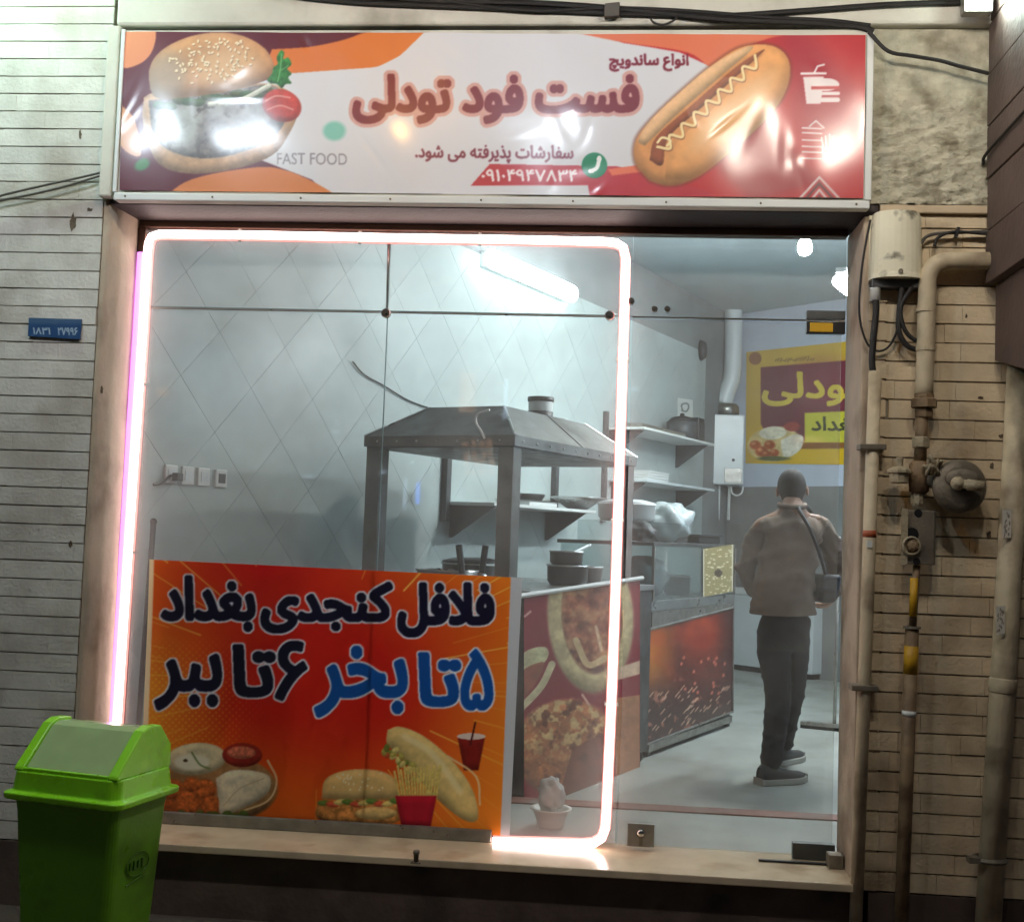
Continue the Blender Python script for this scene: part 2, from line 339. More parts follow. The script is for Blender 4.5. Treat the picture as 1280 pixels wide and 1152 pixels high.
class Canvas:
    def __init__(s, x0, y0, x1, y1, ss, bgc=(255, 255, 255)):
        s.x0, s.y0, s.ss = x0, y0, ss; s.w = int((x1-x0)*ss)+1; s.h = int((y1-y0)*ss)+1
        s.fm = None; s.px = np.zeros((s.h, s.w, 3)); s.px[:] = np.array(bgc)/255.
        s.X, s.Y = np.meshgrid(x0+np.arange(s.w)/ss, y0+np.arange(s.h)/ss)
    def fill(s, m, c, a=1.0):
        m = np.clip(m*a, 0, 1)
        if s.fm is not None: np.maximum(s.fm, m, s.fm)
        m = m[..., None]; c = np.asarray(c, float)/255.; s.px = s.px*(1-m)+c*m
    def poly(s, pts, smooth=False):
        if smooth: pts = spline(list(pts)+[pts[0]], 6)
        p = np.array(pts, float); inside = np.zeros(s.X.shape, bool); n = len(p)
        for i in range(n):
            (xa, ya), (xb, yb) = p[i], p[(i+1) % n]
            if ya == yb: continue
            c = ((ya > s.Y) != (yb > s.Y)) & (s.X < (xb-xa)*(s.Y-ya)/(yb-ya)+xa); inside ^= c
        return s.blur(inside.astype(float), .5)
    def ell(s, cx, cy, rx, ry, rot=0, soft=.08):
        c, q = math.cos(math.radians(rot)), math.sin(math.radians(rot)); dx, dy = s.X-cx, s.Y-cy
        d = np.sqrt(((dx*c+dy*q)/rx)**2+((-dx*q+dy*c)/ry)**2); return np.clip((1+soft/2-d)/soft, 0, 1)
    def stroke(s, pts, w, smooth=False):
        if smooth: pts = spline(pts, 6)
        d2 = np.full(s.X.shape, 1e9)
        for (a, b) in zip(pts[:-1], pts[1:]):
            ax, ay = a; bx, by = b; ux, uy = bx-ax, by-ay; l = ux*ux+uy*uy+1e-9
            t = np.clip(((s.X-ax)*ux+(s.Y-ay)*uy)/l, 0, 1); d2 = np.minimum(d2, (s.X-ax-t*ux)**2+(s.Y-ay-t*uy)**2)
        return np.clip((w/2+.5-np.sqrt(d2)), 0, 1)
    def blur(s, m, r):
        k = max(1, int(round(r*s.ss)))
        for ax in (0, 1):
            c = m.copy()
            for d in range(1, k+1): c += np.roll(m, d, ax)+np.roll(m, -d, ax)
            m = c/(2*k+1)
        return m
    def noise(s, scale, seed=0, sl=(slice(None), slice(None))):
        X, Y = s.X[sl], s.Y[sl]; rs = np.random.RandomState(seed); out = np.zeros(X.shape); amp = 1.; tot = 0
        for o in range(4):
            sc_ = scale/(2**o); gx = (X-X.min())/sc_; gy = (Y-Y.min())/sc_
            g = rs.rand(int(gy.max())+3, int(gx.max())+3); ix = gx.astype(int); iy = gy.astype(int); fx = gx-ix; fy = gy-iy
            fx = fx*fx*(3-2*fx); fy = fy*fy*(3-2*fy)
            out += amp*((g[iy, ix]*(1-fx)+g[iy, ix+1]*fx)*(1-fy)+(g[iy+1, ix]*(1-fx)+g[iy+1, ix+1]*fx)*fy); tot += amp; amp *= .55
        return out/tot
    def rec(s): s.fm = np.zeros(s.X.shape)
    def grain(s, amt, scale, seed):
        m, s.fm = s.fm, None; n = (s.noise(scale, seed)-.5)*2+(s.noise(scale*.35, seed+1)-.5)*1.2; s.px = np.clip(s.px*(1+amt*(m*n)[..., None]), 0, 1)
    def food(s, m, c, r=5, seed=1, g=.14):
        s.fill(m, c); ys, xs = np.where(m > .01)
        if len(ys) == 0: return
        p = int(r*s.ss)+2; sl = (slice(max(0, ys.min()-p), ys.max()+p+1), slice(max(0, xs.min()-p), xs.max()+p+1)); m = m[sl]
        b = s.blur(m, r); d = max(1, int(r*.6*s.ss)); gr = np.roll(b, -d, 0)-np.roll(b, d, 0)
        f = 1+.30*np.clip(gr, 0, 1)-.45*np.clip(-gr, 0, 1)-.22*(1-b)+g*2*(s.noise(r*1.3, seed, sl)-.5)+g*(s.noise(r*.5, seed+3, sl)-.5)
        s.px[sl] = np.clip(s.px[sl]*(1+((f-1)*m)[..., None]), 0, 1)
    def dilate(s, m, r):
        k = r*s.ss; K = int(math.ceil(k)); out = m.copy()
        for dy in range(-K, K+1):
            for dx in range(-K, K+1):
                if dx*dx+dy*dy <= k*k+.3: np.maximum(out, np.roll(np.roll(m, dy, 0), dx, 1), out)
        return out
    def text(s, txt, x0, y0, x1, y1, bold=0., slope=0., lean=0.):
        loops = text_loops(txt); v = np.concatenate(loops); mn, mx = v.min(0), v.max(0); b = bold
        m = np.zeros(s.X.shape); ya, yb = int(max(0, (min(y0, y0+slope*(x1-x0))-2-s.y0)*s.ss)), int(min(s.h, (max(y1, y1+slope*(x1-x0))+2-s.y0)*s.ss)); xa, xb = int(max(0, (x0-3-s.x0)*s.ss)), int(min(s.w, (x1+3+abs(lean)-s.x0)*s.ss))
        gx, gy = s.X[ya:yb, xa:xb], s.Y[ya:yb, xa:xb]; wn = np.zeros(gx.shape, int)
        for lp in loops:
            u = (lp-mn)/(mx-mn); X = (x0+b)+(x1-x0-2*b)*u[:, 0]; Y = (y1-b)-(y1-y0-2*b)*u[:, 1]; X = X+lean*u[:, 1]; Y = Y+slope*(X-x0); n = len(X)
            for k in range(n):
                xp, yp, xq, yq = X[k], Y[k], X[(k+1) % n], Y[(k+1) % n]
                if yp == yq: continue
                r0, r1 = np.searchsorted(gy[:, 0], [min(yp, yq), max(yp, yq)])
                if r1 <= r0: continue
                wn[r0:r1] += np.where(gx[r0:r1] < (xq-xp)*(gy[r0:r1]-yp)/(yq-yp)+xp, 1 if yq > yp else -1, 0)
        m[ya:yb, xa:xb] = (wn != 0)
        if bold: m = s.dilate(m, bold)
        return m
    def sample(s, x, y):
        gx = np.clip((x-s.x0)*s.ss, 0, s.w-1.001); gy = np.clip((y-s.y0)*s.ss, 0, s.h-1.001); ix = gx.astype(int); iy = gy.astype(int); fx = (gx-ix)[..., None]; fy = (gy-iy)[..., None]
        p = s.px; c = (p[iy, ix]*(1-fx)+p[iy, ix+1]*fx)*(1-fy)+(p[iy+1, ix]*(1-fx)+p[iy+1, ix+1]*fx)*fy
        return np.where(c <= .04045, c/12.92, ((c+.055)/1.055)**2.4)
def print_sheet(name, cv, quad, nu, nv, place, m, parent=None, bumpfn=None, nrm=None):
    """a printed sheet as a fine grid; quad = TL,TR,BR,BL in photo pixels, place(x, y) -> world"""
    q = np.array(quad, float); u, v = np.meshgrid(np.linspace(0, 1, nu+1), np.linspace(0, 1, nv+1))
    x = (q[0, 0]*(1-u)+q[1, 0]*u)*(1-v)+(q[3, 0]*(1-u)+q[2, 0]*u)*v; y = (q[0, 1]*(1-u)+q[1, 1]*u)*(1-v)+(q[3, 1]*(1-u)+q[2, 1]*u)*v
    P = place(x, y)
    if bumpfn is not None: P = P + bumpfn(u, v)[..., None]*np.asarray(nrm, float)
    col = cv.sample(x, y)
    me = bpy.data.meshes.new(name); nvt = (nu+1)*(nv+1); nf = nu*nv
    idx = np.arange(nvt).reshape(nv+1, nu+1); f = np.stack([idx[1:, :-1], idx[1:, 1:], idx[:-1, 1:], idx[:-1, :-1]], -1).reshape(-1, 4)
    me.vertices.add(nvt); me.vertices.foreach_set('co', P.reshape(-1).astype(np.float32))
    me.loops.add(nf*4); me.loops.foreach_set('vertex_index', f.reshape(-1).astype(np.int32))
    me.polygons.add(nf); me.polygons.foreach_set('loop_start', np.arange(0, nf*4, 4, dtype=np.int32)); me.polygons.foreach_set('loop_total', np.full(nf, 4, dtype=np.int32))
    me.polygons.foreach_set('use_smooth', np.ones(nf, dtype=bool))
    me.update(calc_edges=True)
    at = me.color_attributes.new('print', 'FLOAT_COLOR', 'POINT'); at.data.foreach_set('color', np.concatenate([col.reshape(-1, 3), np.ones((nvt, 1))], 1).reshape(-1).astype(np.float32))
    return obj(name, me, m, parent)

# ================================================================== SETTING
# pavement, road
XL, XR = -1.93, 0.85                     # shop opening
struct('pavement', G().box(-9, 9, -2.6, 0.3, GROUND-.3, GROUND), 'pave')
struct('road', G().box(-60, 60, -60, -2.6, GROUND-.5, GROUND-.13), 'kerb')
struct('ground', G().box(-60, 60, 0.3, 60, GROUND-.6, GROUND-.25), 'kerb')
struct('kerb', G().box(-9, 9, -2.75, -2.603, GROUND-.3, GROUND+.004), 'plinth', bevel=.012)

# ---- shop interior shell
def I2(x, y): return np.array([x, y])
sc_s = (BSUM + 0.986*0 - (N[0]+N[1])*NW)/(W[0]+W[1])         # s where the long wall meets the back wall
cornL = I(sc_s, NW, 0)
NR = .86
sr = (BSUM - (N[0]+N[1])*NR)/(W[0]+W[1]); cornR = I(sr, NR, 0)
def poly_slab(pts, z0, z1):
    n = len(pts); g = G(); g.add([(p[0], p[1], z0) for p in pts]+[(p[0], p[1], z1) for p in pts], [tuple(range(n))[::-1], tuple(range(n, 2*n))]+[(i, (i+1) % n, n+(i+1) % n, n+i) for i in range(n)]); return g
s0 = (0.32 - N[1]*NW)/W[1]; s1 = (0.32 - N[1]*NR)/W[1]
foot = [I(s0, NW, 0), I(s1, NR, 0), cornR, cornL]
PLY = 1.02                                # raised threshold platform reaches this far in
struct('shop_floor', poly_slab([foot[0]+Vector((-.2, 0, 0)), foot[1]+Vector((.2, 0, 0)), cornR+Vector((.3, .2, 0)), cornL+Vector((-.1, .3, 0))], FL-.2, FL), 'floor')
struct('shop_ceiling', poly_slab([foot[0]+Vector((-.4, -.3, 0)), foot[1]+Vector((.4, -.3, 0)), cornR+Vector((.4, .4, 0)), cornL+Vector((-.3, .4, 0))], CEIL, CEIL+.2), 'ceil')
# left long wall: plaster body and diagonal tiles, each its own piece
wall_left = struct('wall_left', G().ibox(s0-.3, sc_s+.3, NW-.2, NW, FL-.1, CEIL-.002), 'plaster_g')
def clip(poly, a, b, c):                  # keep a*x+b*y<=c
    out = []
    for i in range(len(poly)):
        p, q = poly[i], poly[(i+1) % len(poly)]; dp = a*p[0]+b*p[1]-c; dq = a*q[0]+b*q[1]-c
        if dp <= 0: out.append(p)
        if dp*dq < 0:
            t = dp/(dp-dq); out.append((p[0]+(q[0]-p[0])*t, p[1]+(q[1]-p[1])*t))
    return out
s_end = float(V(onn(880, 500, NW)).dot(V(W)))
obj('grout_bed', G().ibox(s0-.1, s_end-.004, NW, NW+.006, FL+.002, TILETOP-.004), 'grout', wall_left)
TS = .335; h = TS/math.sqrt(2); gap = .0011
tile_cache = {}
for i in range(-1, 40):
    for j in range(-1, 40):
        cs = s0-.1 + (i+j*0)*h*1.0; 
        if (i+j) % 2: continue
        cz = FL + j*h
        p = [(cs-h+gap, cz), (cs, cz-h+gap), (cs+h-gap, cz), (cs, cz+h-gap)]
        full = True
        for a, b, c in ((1, 0, s_end), (-1, 0, -(s0-.1)), (0, 1, TILETOP), (0, -1, -(FL+.004))):
            q = clip(p, a, b, c)
            if q != p: full = False
            p = q
            if len(p) < 3: break
        if len(p) < 3: continue
        ar = abs(sum(p[k][0]*p[(k+1) % len(p)][1]-p[(k+1) % len(p)][0]*p[k][1] for k in range(len(p))))/2
        if ar < .003: continue
        key = 'full' if full else None
        if full and key in tile_cache:
            o = bpy.data.objects.new('wall_tile', tile_cache[key]); COL.objects.link(o)
        else:
            n = len(p); ring = lambda d: [I(W_, NW+d, z_)-I(cs, NW, cz) for W_, z_ in [(x-cs+cs, z) for x, z in p]]
            g = G(); g.add([tuple(v) for v in ring(.006)]+[tuple(v) for v in ring(.0095)], [tuple(range(n, 2*n))]+[(k, (k+1) % n, n+(k+1) % n, n+k) for k in range(n)])
            o = obj('wall_tile', g, 'tile')
            if full: tile_cache[key] = o.data
        o.location = I(cs, NW, cz); adopt(o, wall_left)
        o.rotation_euler = (random.gauss(0, .0007), random.gauss(0, .0007), random.gauss(0, .0007))
# back wall: pale paint above, grey below
def bq(a, b, z0, z1, t0, t1):
    """box on the back wall between points a and b (xy), from t0 to t1 in front of it"""
    a = Vector((a[0], a[1], 0)); b = Vector((b[0], b[1], 0)); n = V(BN)
    P = [a+n*t1, b+n*t1, b+n*t0, a+n*t0]
    return G().hexa([p+Vector((0, 0, z0)) for p in P]+[p+Vector((0, 0, z1)) for p in P])
bl = cornL - V(BD)*.3; br = cornR + V(BD)*.3
wall_back = struct('wall_back', bq(bl, br, FL-.1, CEIL-.003, -.2, 0), 'back')
zlow = float(onback(990, 608)[2])
obj('dado', bq(cornL-V(BD)*.02, br, FL-.05, zlow, .001, .012), 'backlow', wall_back)
struct('wall_right', G().ibox(s1-.2, sr+.3, NR, NR+.2, FL-.1, CEIL-.004), 'back')

# ---- front of the building
EDGE_L = -1.985; JAMB_R = .915
bw = thing('brick_wall', 'white painted thin brick wall with blue number plate, beside the window', 'wall', (-2.6, 0, GROUND))
bw2 = thing('brick_wall', 'grimy beige brick wall behind the gas pipes and meter box', 'wall', (1.5, 0, GROUND))
ZP = .135                                # plinth top
def brickwork(parent, x0, x1, z0, z1, mname, off):
    bh, gp, BL = .0690, (.0050 if mname == 'brick' else .0058), .212
    obj('mortar_bed', G().box(x0, x1, .009, .30, z0, z1), 'mortar', parent)
    cache = {}
    r = 0; z = z0
    while z+bh*.6 < z1:
        hgt = min(bh-gp, z1-z-.002)
        x = x0 - (off if r % 2 else off+.106) - random.random()*.12
        while x < x1:
            a, b = max(x, x0), min(x+BL-(.0006 if mname == 'brick' else .0014), x1)
            if b-a > .02:
                key = (round(hgt, 3), random.randint(0, 5))
                if key not in cache:
                    g = G().box(-.5, .5, 0, .03, 0, hgt)
                    g.v = [(v[0], v[1]+random.uniform(-.0004, .0004), v[2]+random.uniform(-.0007, .0007)) for v in g.v]
                    o = obj('brick', g, mname, None); cache[key] = o.data
                else:
                    o = bpy.data.objects.new('brick', cache[key]); COL.objects.link(o)
                o.scale.x = b-a
                o.location = ((a+b)/2, random.gauss(0, .0004), z+gp*.5+random.gauss(0, .0004)); o.rotation_euler = (random.gauss(0, .003), random.gauss(0, .0008), random.gauss(0, .0012)); adopt(o, parent)
            x += BL
        z += bh; r += 1
brickwork(bw, -3.02, EDGE_L, ZP, 3.66, 'brick', .03)
ZBAND = float(ony(1140, 268, 0)[2])
brickwork(bw2, JAMB_R+.035, 1.92, ZP, ZBAND-.004, 'brick_r', .07)
for p_, x0, x1 in ((bw, -3.02, EDGE_L+.002), (bw2, JAMB_R+.002, 1.92)):
    obj('plinth', G().box(x0, x1, -.008, .28, GROUND-.05, ZP-.003), 'plinth', p_)
# jamb reveals
g = G(); nseg = 26; zz = np.linspace(ZP, 2.56, nseg)
for z in zz:
    a = random.uniform(-.006, .006); g.v += [(EDGE_L+.003, .004+a*.3, z), (EDGE_L+.028+a, -.002, z), (XL-.012+a*.4, .10, z), (XL, .27, z)]
for i in range(nseg-1):
    for k in range(3): g.f.append((i*4+k, i*4+k+1, i*4+4+k+1, i*4+4+k))
obj('reveal', g, 'plaster', bw, smooth=True)
obj('reveal_core', G().box(EDGE_L+.003, XL-.02, .11, .30, ZP, 2.55), 'plaster', bw)
g = G(); g.box(XR+.012, JAMB_R+.031, -.004, .30, ZP, ZBAND-.01); obj('reveal', g, 'plaster', bw2, bevel=.006)
# short brick returns on the right jamb edge
for k in range(34):
    z = ZP+.002+k*.0690
    if z > ZBAND-.08: break
    o = obj('brick', G().box(JAMB_R-.028, JAMB_R+.0335, -.009, .02, z+.003, z+.0625), 'brick_r', bw2); o.rotation_euler.z = 0
# stone band, cement patch
obj('stone_band', G().box(JAMB_R-.0, 1.92, -.022, .1, ZBAND, ZBAND+.03), 'stone', bw2, bevel=.004)
nx, nz = 70, 90; X0, X1, Z0, Z1 = JAMB_R-.05, 1.92, ZBAND+.032, 3.21
g = G()
for i in range(nz+1):
    for k in range(nx+1):
        x = X0+(X1-X0)*k/nx; z = Z0+(Z1-Z0)*i/nz
        low = max(0, min(1, (2.98-z)/.25)); a = (.004+.016*low)
        d = a*(math.sin(x*61+z*37+2*math.sin(z*29))*math.sin(z*53-x*23)+.9*random.uniform(-1, 1))
        g.v.append((x, -.004-abs(d)*.9-.004*low, z))
for i in range(nz):
    for k in range(nx):
        a = i*(nx+1)+k; g.f.append((a, a+1, a+nx+2, a+nx+1))
obj('cement_patch', g, 'cement', bw2, smooth=True)
obj('wall_core', G().box(JAMB_R-.05, 1.92, .0, .30, ZBAND+.03, 3.62), 'cement', bw2)
# fascia beam over the opening and upper wall
fb = thing('fascia_beam', 'white plastered beam above the shop sign with cables along it', 'beam', (-.5, 0, 2.55))
g = G(); nseg = 60
g.box(EDGE_L+.03, 1.92, -.045, .30, 3.215, 3.66); obj('beam', g, 'beam', fb, bevel=.012)
obj('upper_wall', G().box(-9, 9, .012, .30, 3.663, 6.5), 'beam', fb)
obj('sign_backing_wall', G().box(EDGE_L+.01, JAMB_R-.053, .0, .32, 2.585, 3.212), 'lintel', fb)
obj('lintel', G().box(EDGE_L+.03, JAMB_R, -.012, .32, 2.532, 2.583), 'lintel', fb, bevel=.006)
obj('beam_edge', G().box(EDGE_L+.0, EDGE_L+.052, -.05, .0, 2.55, 3.213), 'beam', fb, bevel=.008)
# neighbouring wall beyond the frame
nb = thing('side_wall', 'plain plastered wall beyond the white painted brickwork', 'wall', (-6, 0, GROUND))
obj('render', G().box(-9, -3.022, -.002, .30, GROUND-.05, 3.66), 'plaster', nb)
nb = thing('neighbour_wall', 'plain plastered wall beyond the thick drain pipe', 'wall', (5, 0, GROUND))
obj('render', G().box(1.923, 9, -.002, .30, GROUND-.05, 3.66), 'plaster', nb)

# threshold slab and platform
th = thing('threshold', 'cream stone threshold slab below the shop glass', 'threshold', (-.54, .1, GROUND))
obj('slab', G().box(XL-.03, XR+.02, -.055, .33, ZS-.028, ZS), 'stone', th, bevel=.004)
obj('riser', G().box(XL-.02, XR+.015, -.004, .33, GROUND-.05, ZS-.031), 'plinth', th)
obj('platform', poly_slab([(XL-.2, .332), (1.25, .332), (1.45, PLY), (XL-.0, PLY)], FL+.002, ZS-.003), 'floor', th)
obj('nosing', G().box(-.9, 1.42, PLY-.10, PLY+.012, ZS-.02, ZS+.003), 'nosing', th)
obj('sill_rail', G().box(XL+.005, float(ony(615, 1050, GY)[0]), GY-.03, GY+.03, ZS+.001, ZS+.046), 'alu', th, bevel=.004)

# chipped and blackened spots on the brickwork
M['chip'] = mat('exposed dark mortar', (104, 92, 76), .95, var=.3, vscale=60, bump=.6, bscale=150, coords='World')
rs = np.random.RandomState(17)
def chip(par, x, y, w, h, Y=-.0022):
    pts = []; n = 13
    for k in range(n):
        a_ = 2*PI*k/n; q = .6+.5*rs.rand(); pts.append(ony(x+w*.5*q*math.cos(a_), y+h*.5*q*math.sin(a_), Y))
    c = np.mean(pts, 0); g = G(); g.v = [tuple(p) for p in pts]+[tuple(c+np.array([0, .001, 0]))]+[tuple(p+np.array([0, .004, 0])) for p in pts]
    g.f = [(k, (k+1) % n, n) for k in range(n)]+[(k, n+1+k, n+1+(k+1) % n, (k+1) % n) for k in range(n)]
    obj('chip', g, 'chip', par)
for a_ in ((91, 278, 9, 24), (100, 168, 4, 13), (127, 487, 4, 12), (88, 680, 5, 9), (112, 262, 8, 5)): chip(bw, *a_)
for a_ in ((1236, 668, 7, 10), (1252, 545, 9, 6), (1226, 497, 7, 4), (1208, 395, 3, 6), (1240, 582, 6, 9)): chip(bw2, *a_)

# ================================================================== SHOP FRONT
sf = thing('shop_window', 'frameless shop window glass beside the door, edged by the lit strip', 'window', (-1, GY, ZS))
ZT = 2.526
zt = lambda x: ZT
obj('top_frame', G().box(XL, XR, GY-.03, GY+.03, ZT-.022, ZT+.004), 'frame', sf, bevel=.003)
obj('side_frame', G().box(XL+.0, XL+.03, GY-.035, GY+.03, ZS+.002, ZT-.024), 'frame', sf, bevel=.003)
xj = float(ony(485, 388, GY)[0]); xd = float(ony(786, 500, GY)[0]); zj = float(ony(640, 392, GY)[2]); zjd = float(ony(900, 398, GY)[2])
pane = lambda x0, x1, z0, z1: G().box(x0+.002, x1-.002, GY-.004, GY+.004, z0+.002, z1-.002)
for x0, x1, z0, z1 in ((XL+.03, xj, zj, ZT-.022), (xj, xd, zj, ZT-.022), (XL+.03, xj, ZS+.053, zj), (xj, xd, ZS+.02, zj)):
    obj('pane', pane(x0, x1, z0, z1), 'glass', sf)
obj('joint', G().box(XL+.03, xd, GY-.005, GY+.0055, zj-.0022, zj+.0018), 'joint', sf)
obj('joint', G().box(xj-.0014, xj+.0014, GY-.0052, GY+.0057, ZS+.053, ZT-.023), 'joint', sf)
tr = thing('transom_pane', 'glass transom above the shop door, hanging bulb seen through it', 'window', ((xd+XR)/2, GY, zjd))
obj('pane', pane(xd, XR, zjd, ZT+.0), 'glass', tr)
obj('edge_strip', G().box(xd+.004, XR, GY-.0045, GY+.005, zjd-.004, zjd+.0015), 'chrome', tr)
def disc(x, y, r, par, nm='point_fixing'):
    p = ony(x, y, GY-.004); g = G().lathe([(r*.3, -.02), (r*.3, -.008), (r, -.008), (r, .0), (r*.8, .003)][::-1] and [(r, 0), (r, .012), (r*.82, .016), (r*.3, .016), (r*.3, .03)], p, 18, axis=(0, -1, 0)); return obj(nm, g, 'chrome', par, smooth=False)
disc(483, 392, .019, sf); disc(762, 395, .019, sf); disc(789, 377, .014, sf)
disc(818, 387, .013, tr); disc(834, 387, .013, tr)
# thin steel rod from the top frame down to the fixing
a = ony(486, 300, GY+.03); b = ony(484, 388, GY+.03)
obj('stay_rod', G().tube([(a[0], GY+.03, ZT-.02), b], .006, 8), 'chrome', sf, smooth=True)
p1 = ony(190, 385, GY-.008); p2 = ony(760, 396, GY-.008)
obj('stay_rod', G().tube([p1, p2], .0028, 6), 'alu', sf)
# door
dr = thing('glass_door', 'frameless glass shop door with metal patch fittings, closed', 'door', ((xd+XR)/2, GY, ZS))
obj('pane', pane(xd+.004, XR-.012, ZS+.012, zjd-.008), 'glass', dr)
a = ony(1008, 387, GY); b = ony(1056, 416, GY)
obj('patch_hinge', G().box(a[0], XR-.002, GY-.014, GY+.014, zjd-.052, zjd-.006), 'black', dr, bevel=.002)
obj('hinge_cover', G().box(a[0]+.012, a[0]+.098, GY-.0175, GY+.0175, zjd-.047, zjd-.012), 'yellow', dr, bevel=.002)
obj('patch_plate', G().box(a[0], XR-.002, GY-.012, GY+.012, zjd+.004, zjd+.036), 'steel_d', tr, bevel=.002)
a = ony(990, 1058, GY); b = ony(1041, 1078, GY)
obj('floor_hinge', G().box(a[0], XR-.004, GY-.016, GY+.016, ZS+.003, ZS+.062), 'steel_d', dr, bevel=.003)
obj('hinge_arm', G().box(a[0]-.13, XR-.01, GY-.075, GY-.060, ZS+.001, ZS+.008), 'black', dr)
obj('hinge_block', G().box(XR-.045, XR+.008, GY-.12, GY-.06, ZS+.001, ZS+.05), 'iron', dr, bevel=.003)
a = ony(784, 1042, GY); b = ony(817, 1070, GY)
obj('floor_lock', G().box(a[0], b[0], GY-.015, GY+.015, ZS+.014, ZS+.014+.085), 'alu', dr, bevel=.003)
obj('lock_knob', G().lathe([(.014, 0), (.016, .012), (.010, .02)], ((a[0]+b[0])/2, GY-.015, ZS+.066), 14, axis=(0, -1, 0)), 'chrome', dr, smooth=True)
obj('lock_stem', G().box((a[0]+b[0])/2-.007, (a[0]+b[0])/2+.007, GY-.022, GY-.0151, ZS+.02, ZS+.055), 'iron', dr)
# door stop pin on the slab
p = onz(520, 1078, ZS)
st = thing('door_stop', 'small metal pin standing on the stone threshold', 'pin', p)
obj('pin', G().lathe([(.009, 0), (.009, .03), (.012, .032), (.012, .042), (.008, .045)], p, 12), 'iron', st, smooth=True)
obj('foot_plate', G().box(p[0]-.018, p[0]+.018, p[1]-.012, p[1]+.012, ZS, ZS+.004), 'iron', st)

# LED strip
ls = thing('light_strip', 'glowing white neon strip fixed round the shop window', 'light', (-.5, GY-.02, ZS))
YL = GY-.028
def arc(px): return [ony(x, y, YL) for x, y in px]
path = [(139, 1010), (146, 905), (166, 600), (178, 420), (184, 316)] 
c1 = [(185.5, 304), (189, 296), (199, 292.5)]
top = [(330, 294), (480, 297), (640, 299.5), (755, 302)]
c2 = [(770, 303.5), (779, 309), (782, 322)]
rt = [(780, 400), (775, 560), (770, 720), (765, 860), (758, 1015)]
c3 = [(756.5, 1035), (752, 1047), (742, 1053.5), (728, 1055)]
bt = [(690, 1053.8), (616, 1051.5)]
full = arc(path+c1+top+c2+rt+c3+bt)
obj('lit_tube', G().tube(full, .0158, 10), 'led', ls, smooth=True)
obj('sleeve', G().tube([V(p)+Vector((0, .016, 0)) for p in full], .0205, 8), 'ledside', ls, smooth=True)
M['clip_grey'] = mat('clear clip', (170, 166, 160), .3)
for x, y, w_, h_ in ((174, 480, .026, .006), (160, 690, .026, .006), (300, 293.5, .006, .026), (450, 296.5, .006, .026), (600, 299, .006, .026), (778, 450, .026, .006), (771.5, 650, .026, .006), (764, 880, .026, .006)):
    p = ony(x, y, YL+.012); obj('mounting_clip', G().box(p[0]-w_, p[0]+w_, YL+.004, YL+.024, p[2]-h_, p[2]+h_), 'clip_grey', ls, bevel=.002)
obj('feed_wire', G().tube(spline([ony(x, y, YL+.01) for x, y in ((616, 1051), (600, 1049), (560, 1046.5), (500, 1044.5), (430, 1042))], 4), .004, 6), 'white', ls)
vp = arc(path); obj('violet_sleeve', G().tube([V(p)+Vector((-.023, .004, 0)) for p in vp], .019, 8), 'ledviolet', ls, smooth=True)

# ------------------------------------------------------------------ sign banner
cv = Canvas(140, 34, 1096, 262, 1.6, (214, 216, 222))
mar, org, red = (96, 34, 48), (218, 122, 62), (190, 44, 52)
cv.fill(cv.poly([(140, 30), (560, 30), (520, 40), (480, 62), (440, 84), (360, 92), (300, 110), (250, 150), (300, 190), (390, 225), (430, 262), (140, 262)]), mar)
cv.fill(cv.poly([(340, 62), (390, 58), (430, 50), (470, 38), (540, 34), (500, 70), (470, 84), (420, 88), (360, 92), (330, 92)], True), org)
cv.fill(cv.poly([(540, 32), (500, 70), (470, 85), (400, 89), (355, 92), (355, 96), (380, 150), (345, 195), (420, 222), (440, 262), (700, 262), (700, 32)]), (214, 216, 222))
cv.fill(cv.poly([(200, 250), (240, 224), (320, 209), (360, 214), (400, 232), (430, 252), (430, 262), (200, 262)], True), (214, 130, 70))
cv.fill(cv.poly([(152, 34), (192, 34), (192, 62), (176, 80), (150, 82)], True), (222, 140, 100))
cv.fill(cv.poly([(150, 130), (168, 150), (176, 195), (150, 180)], True), (208, 150, 110))
# right red field
cv.fill(cv.poly([(716, 34), (1100, 34), (1100, 262), (590, 262), (745, 262), (770, 215), (800, 208), (840, 180), (880, 120), (890, 84), (850, 66), (780, 54)]), red)
cv.fill(cv.poly([(700, 36), (990, 36), (960, 48), (930, 60), (895, 86), (860, 66), (790, 55), (740, 45)], True), (224, 120, 86))
cv.fill(cv.blur(cv.poly([(970, 34), (1010, 34), (1070, 120), (1060, 200), (1000, 160)]), 14), (150, 30, 60), .5)
cv.fill(cv.blur(cv.poly([(880, 190), (960, 150), (1030, 230), (940, 256)]), 8), (120, 26, 46), .45)
cv.fill(cv.poly([(588, 232), (612, 205), (770, 208), (800, 214), (880, 238), (930, 262), (740, 262), (735, 232)]), (186, 52, 66))
cv.fill(cv.poly([(760, 212), (800, 206), (810, 214), (765, 220)]), (228, 120, 90))
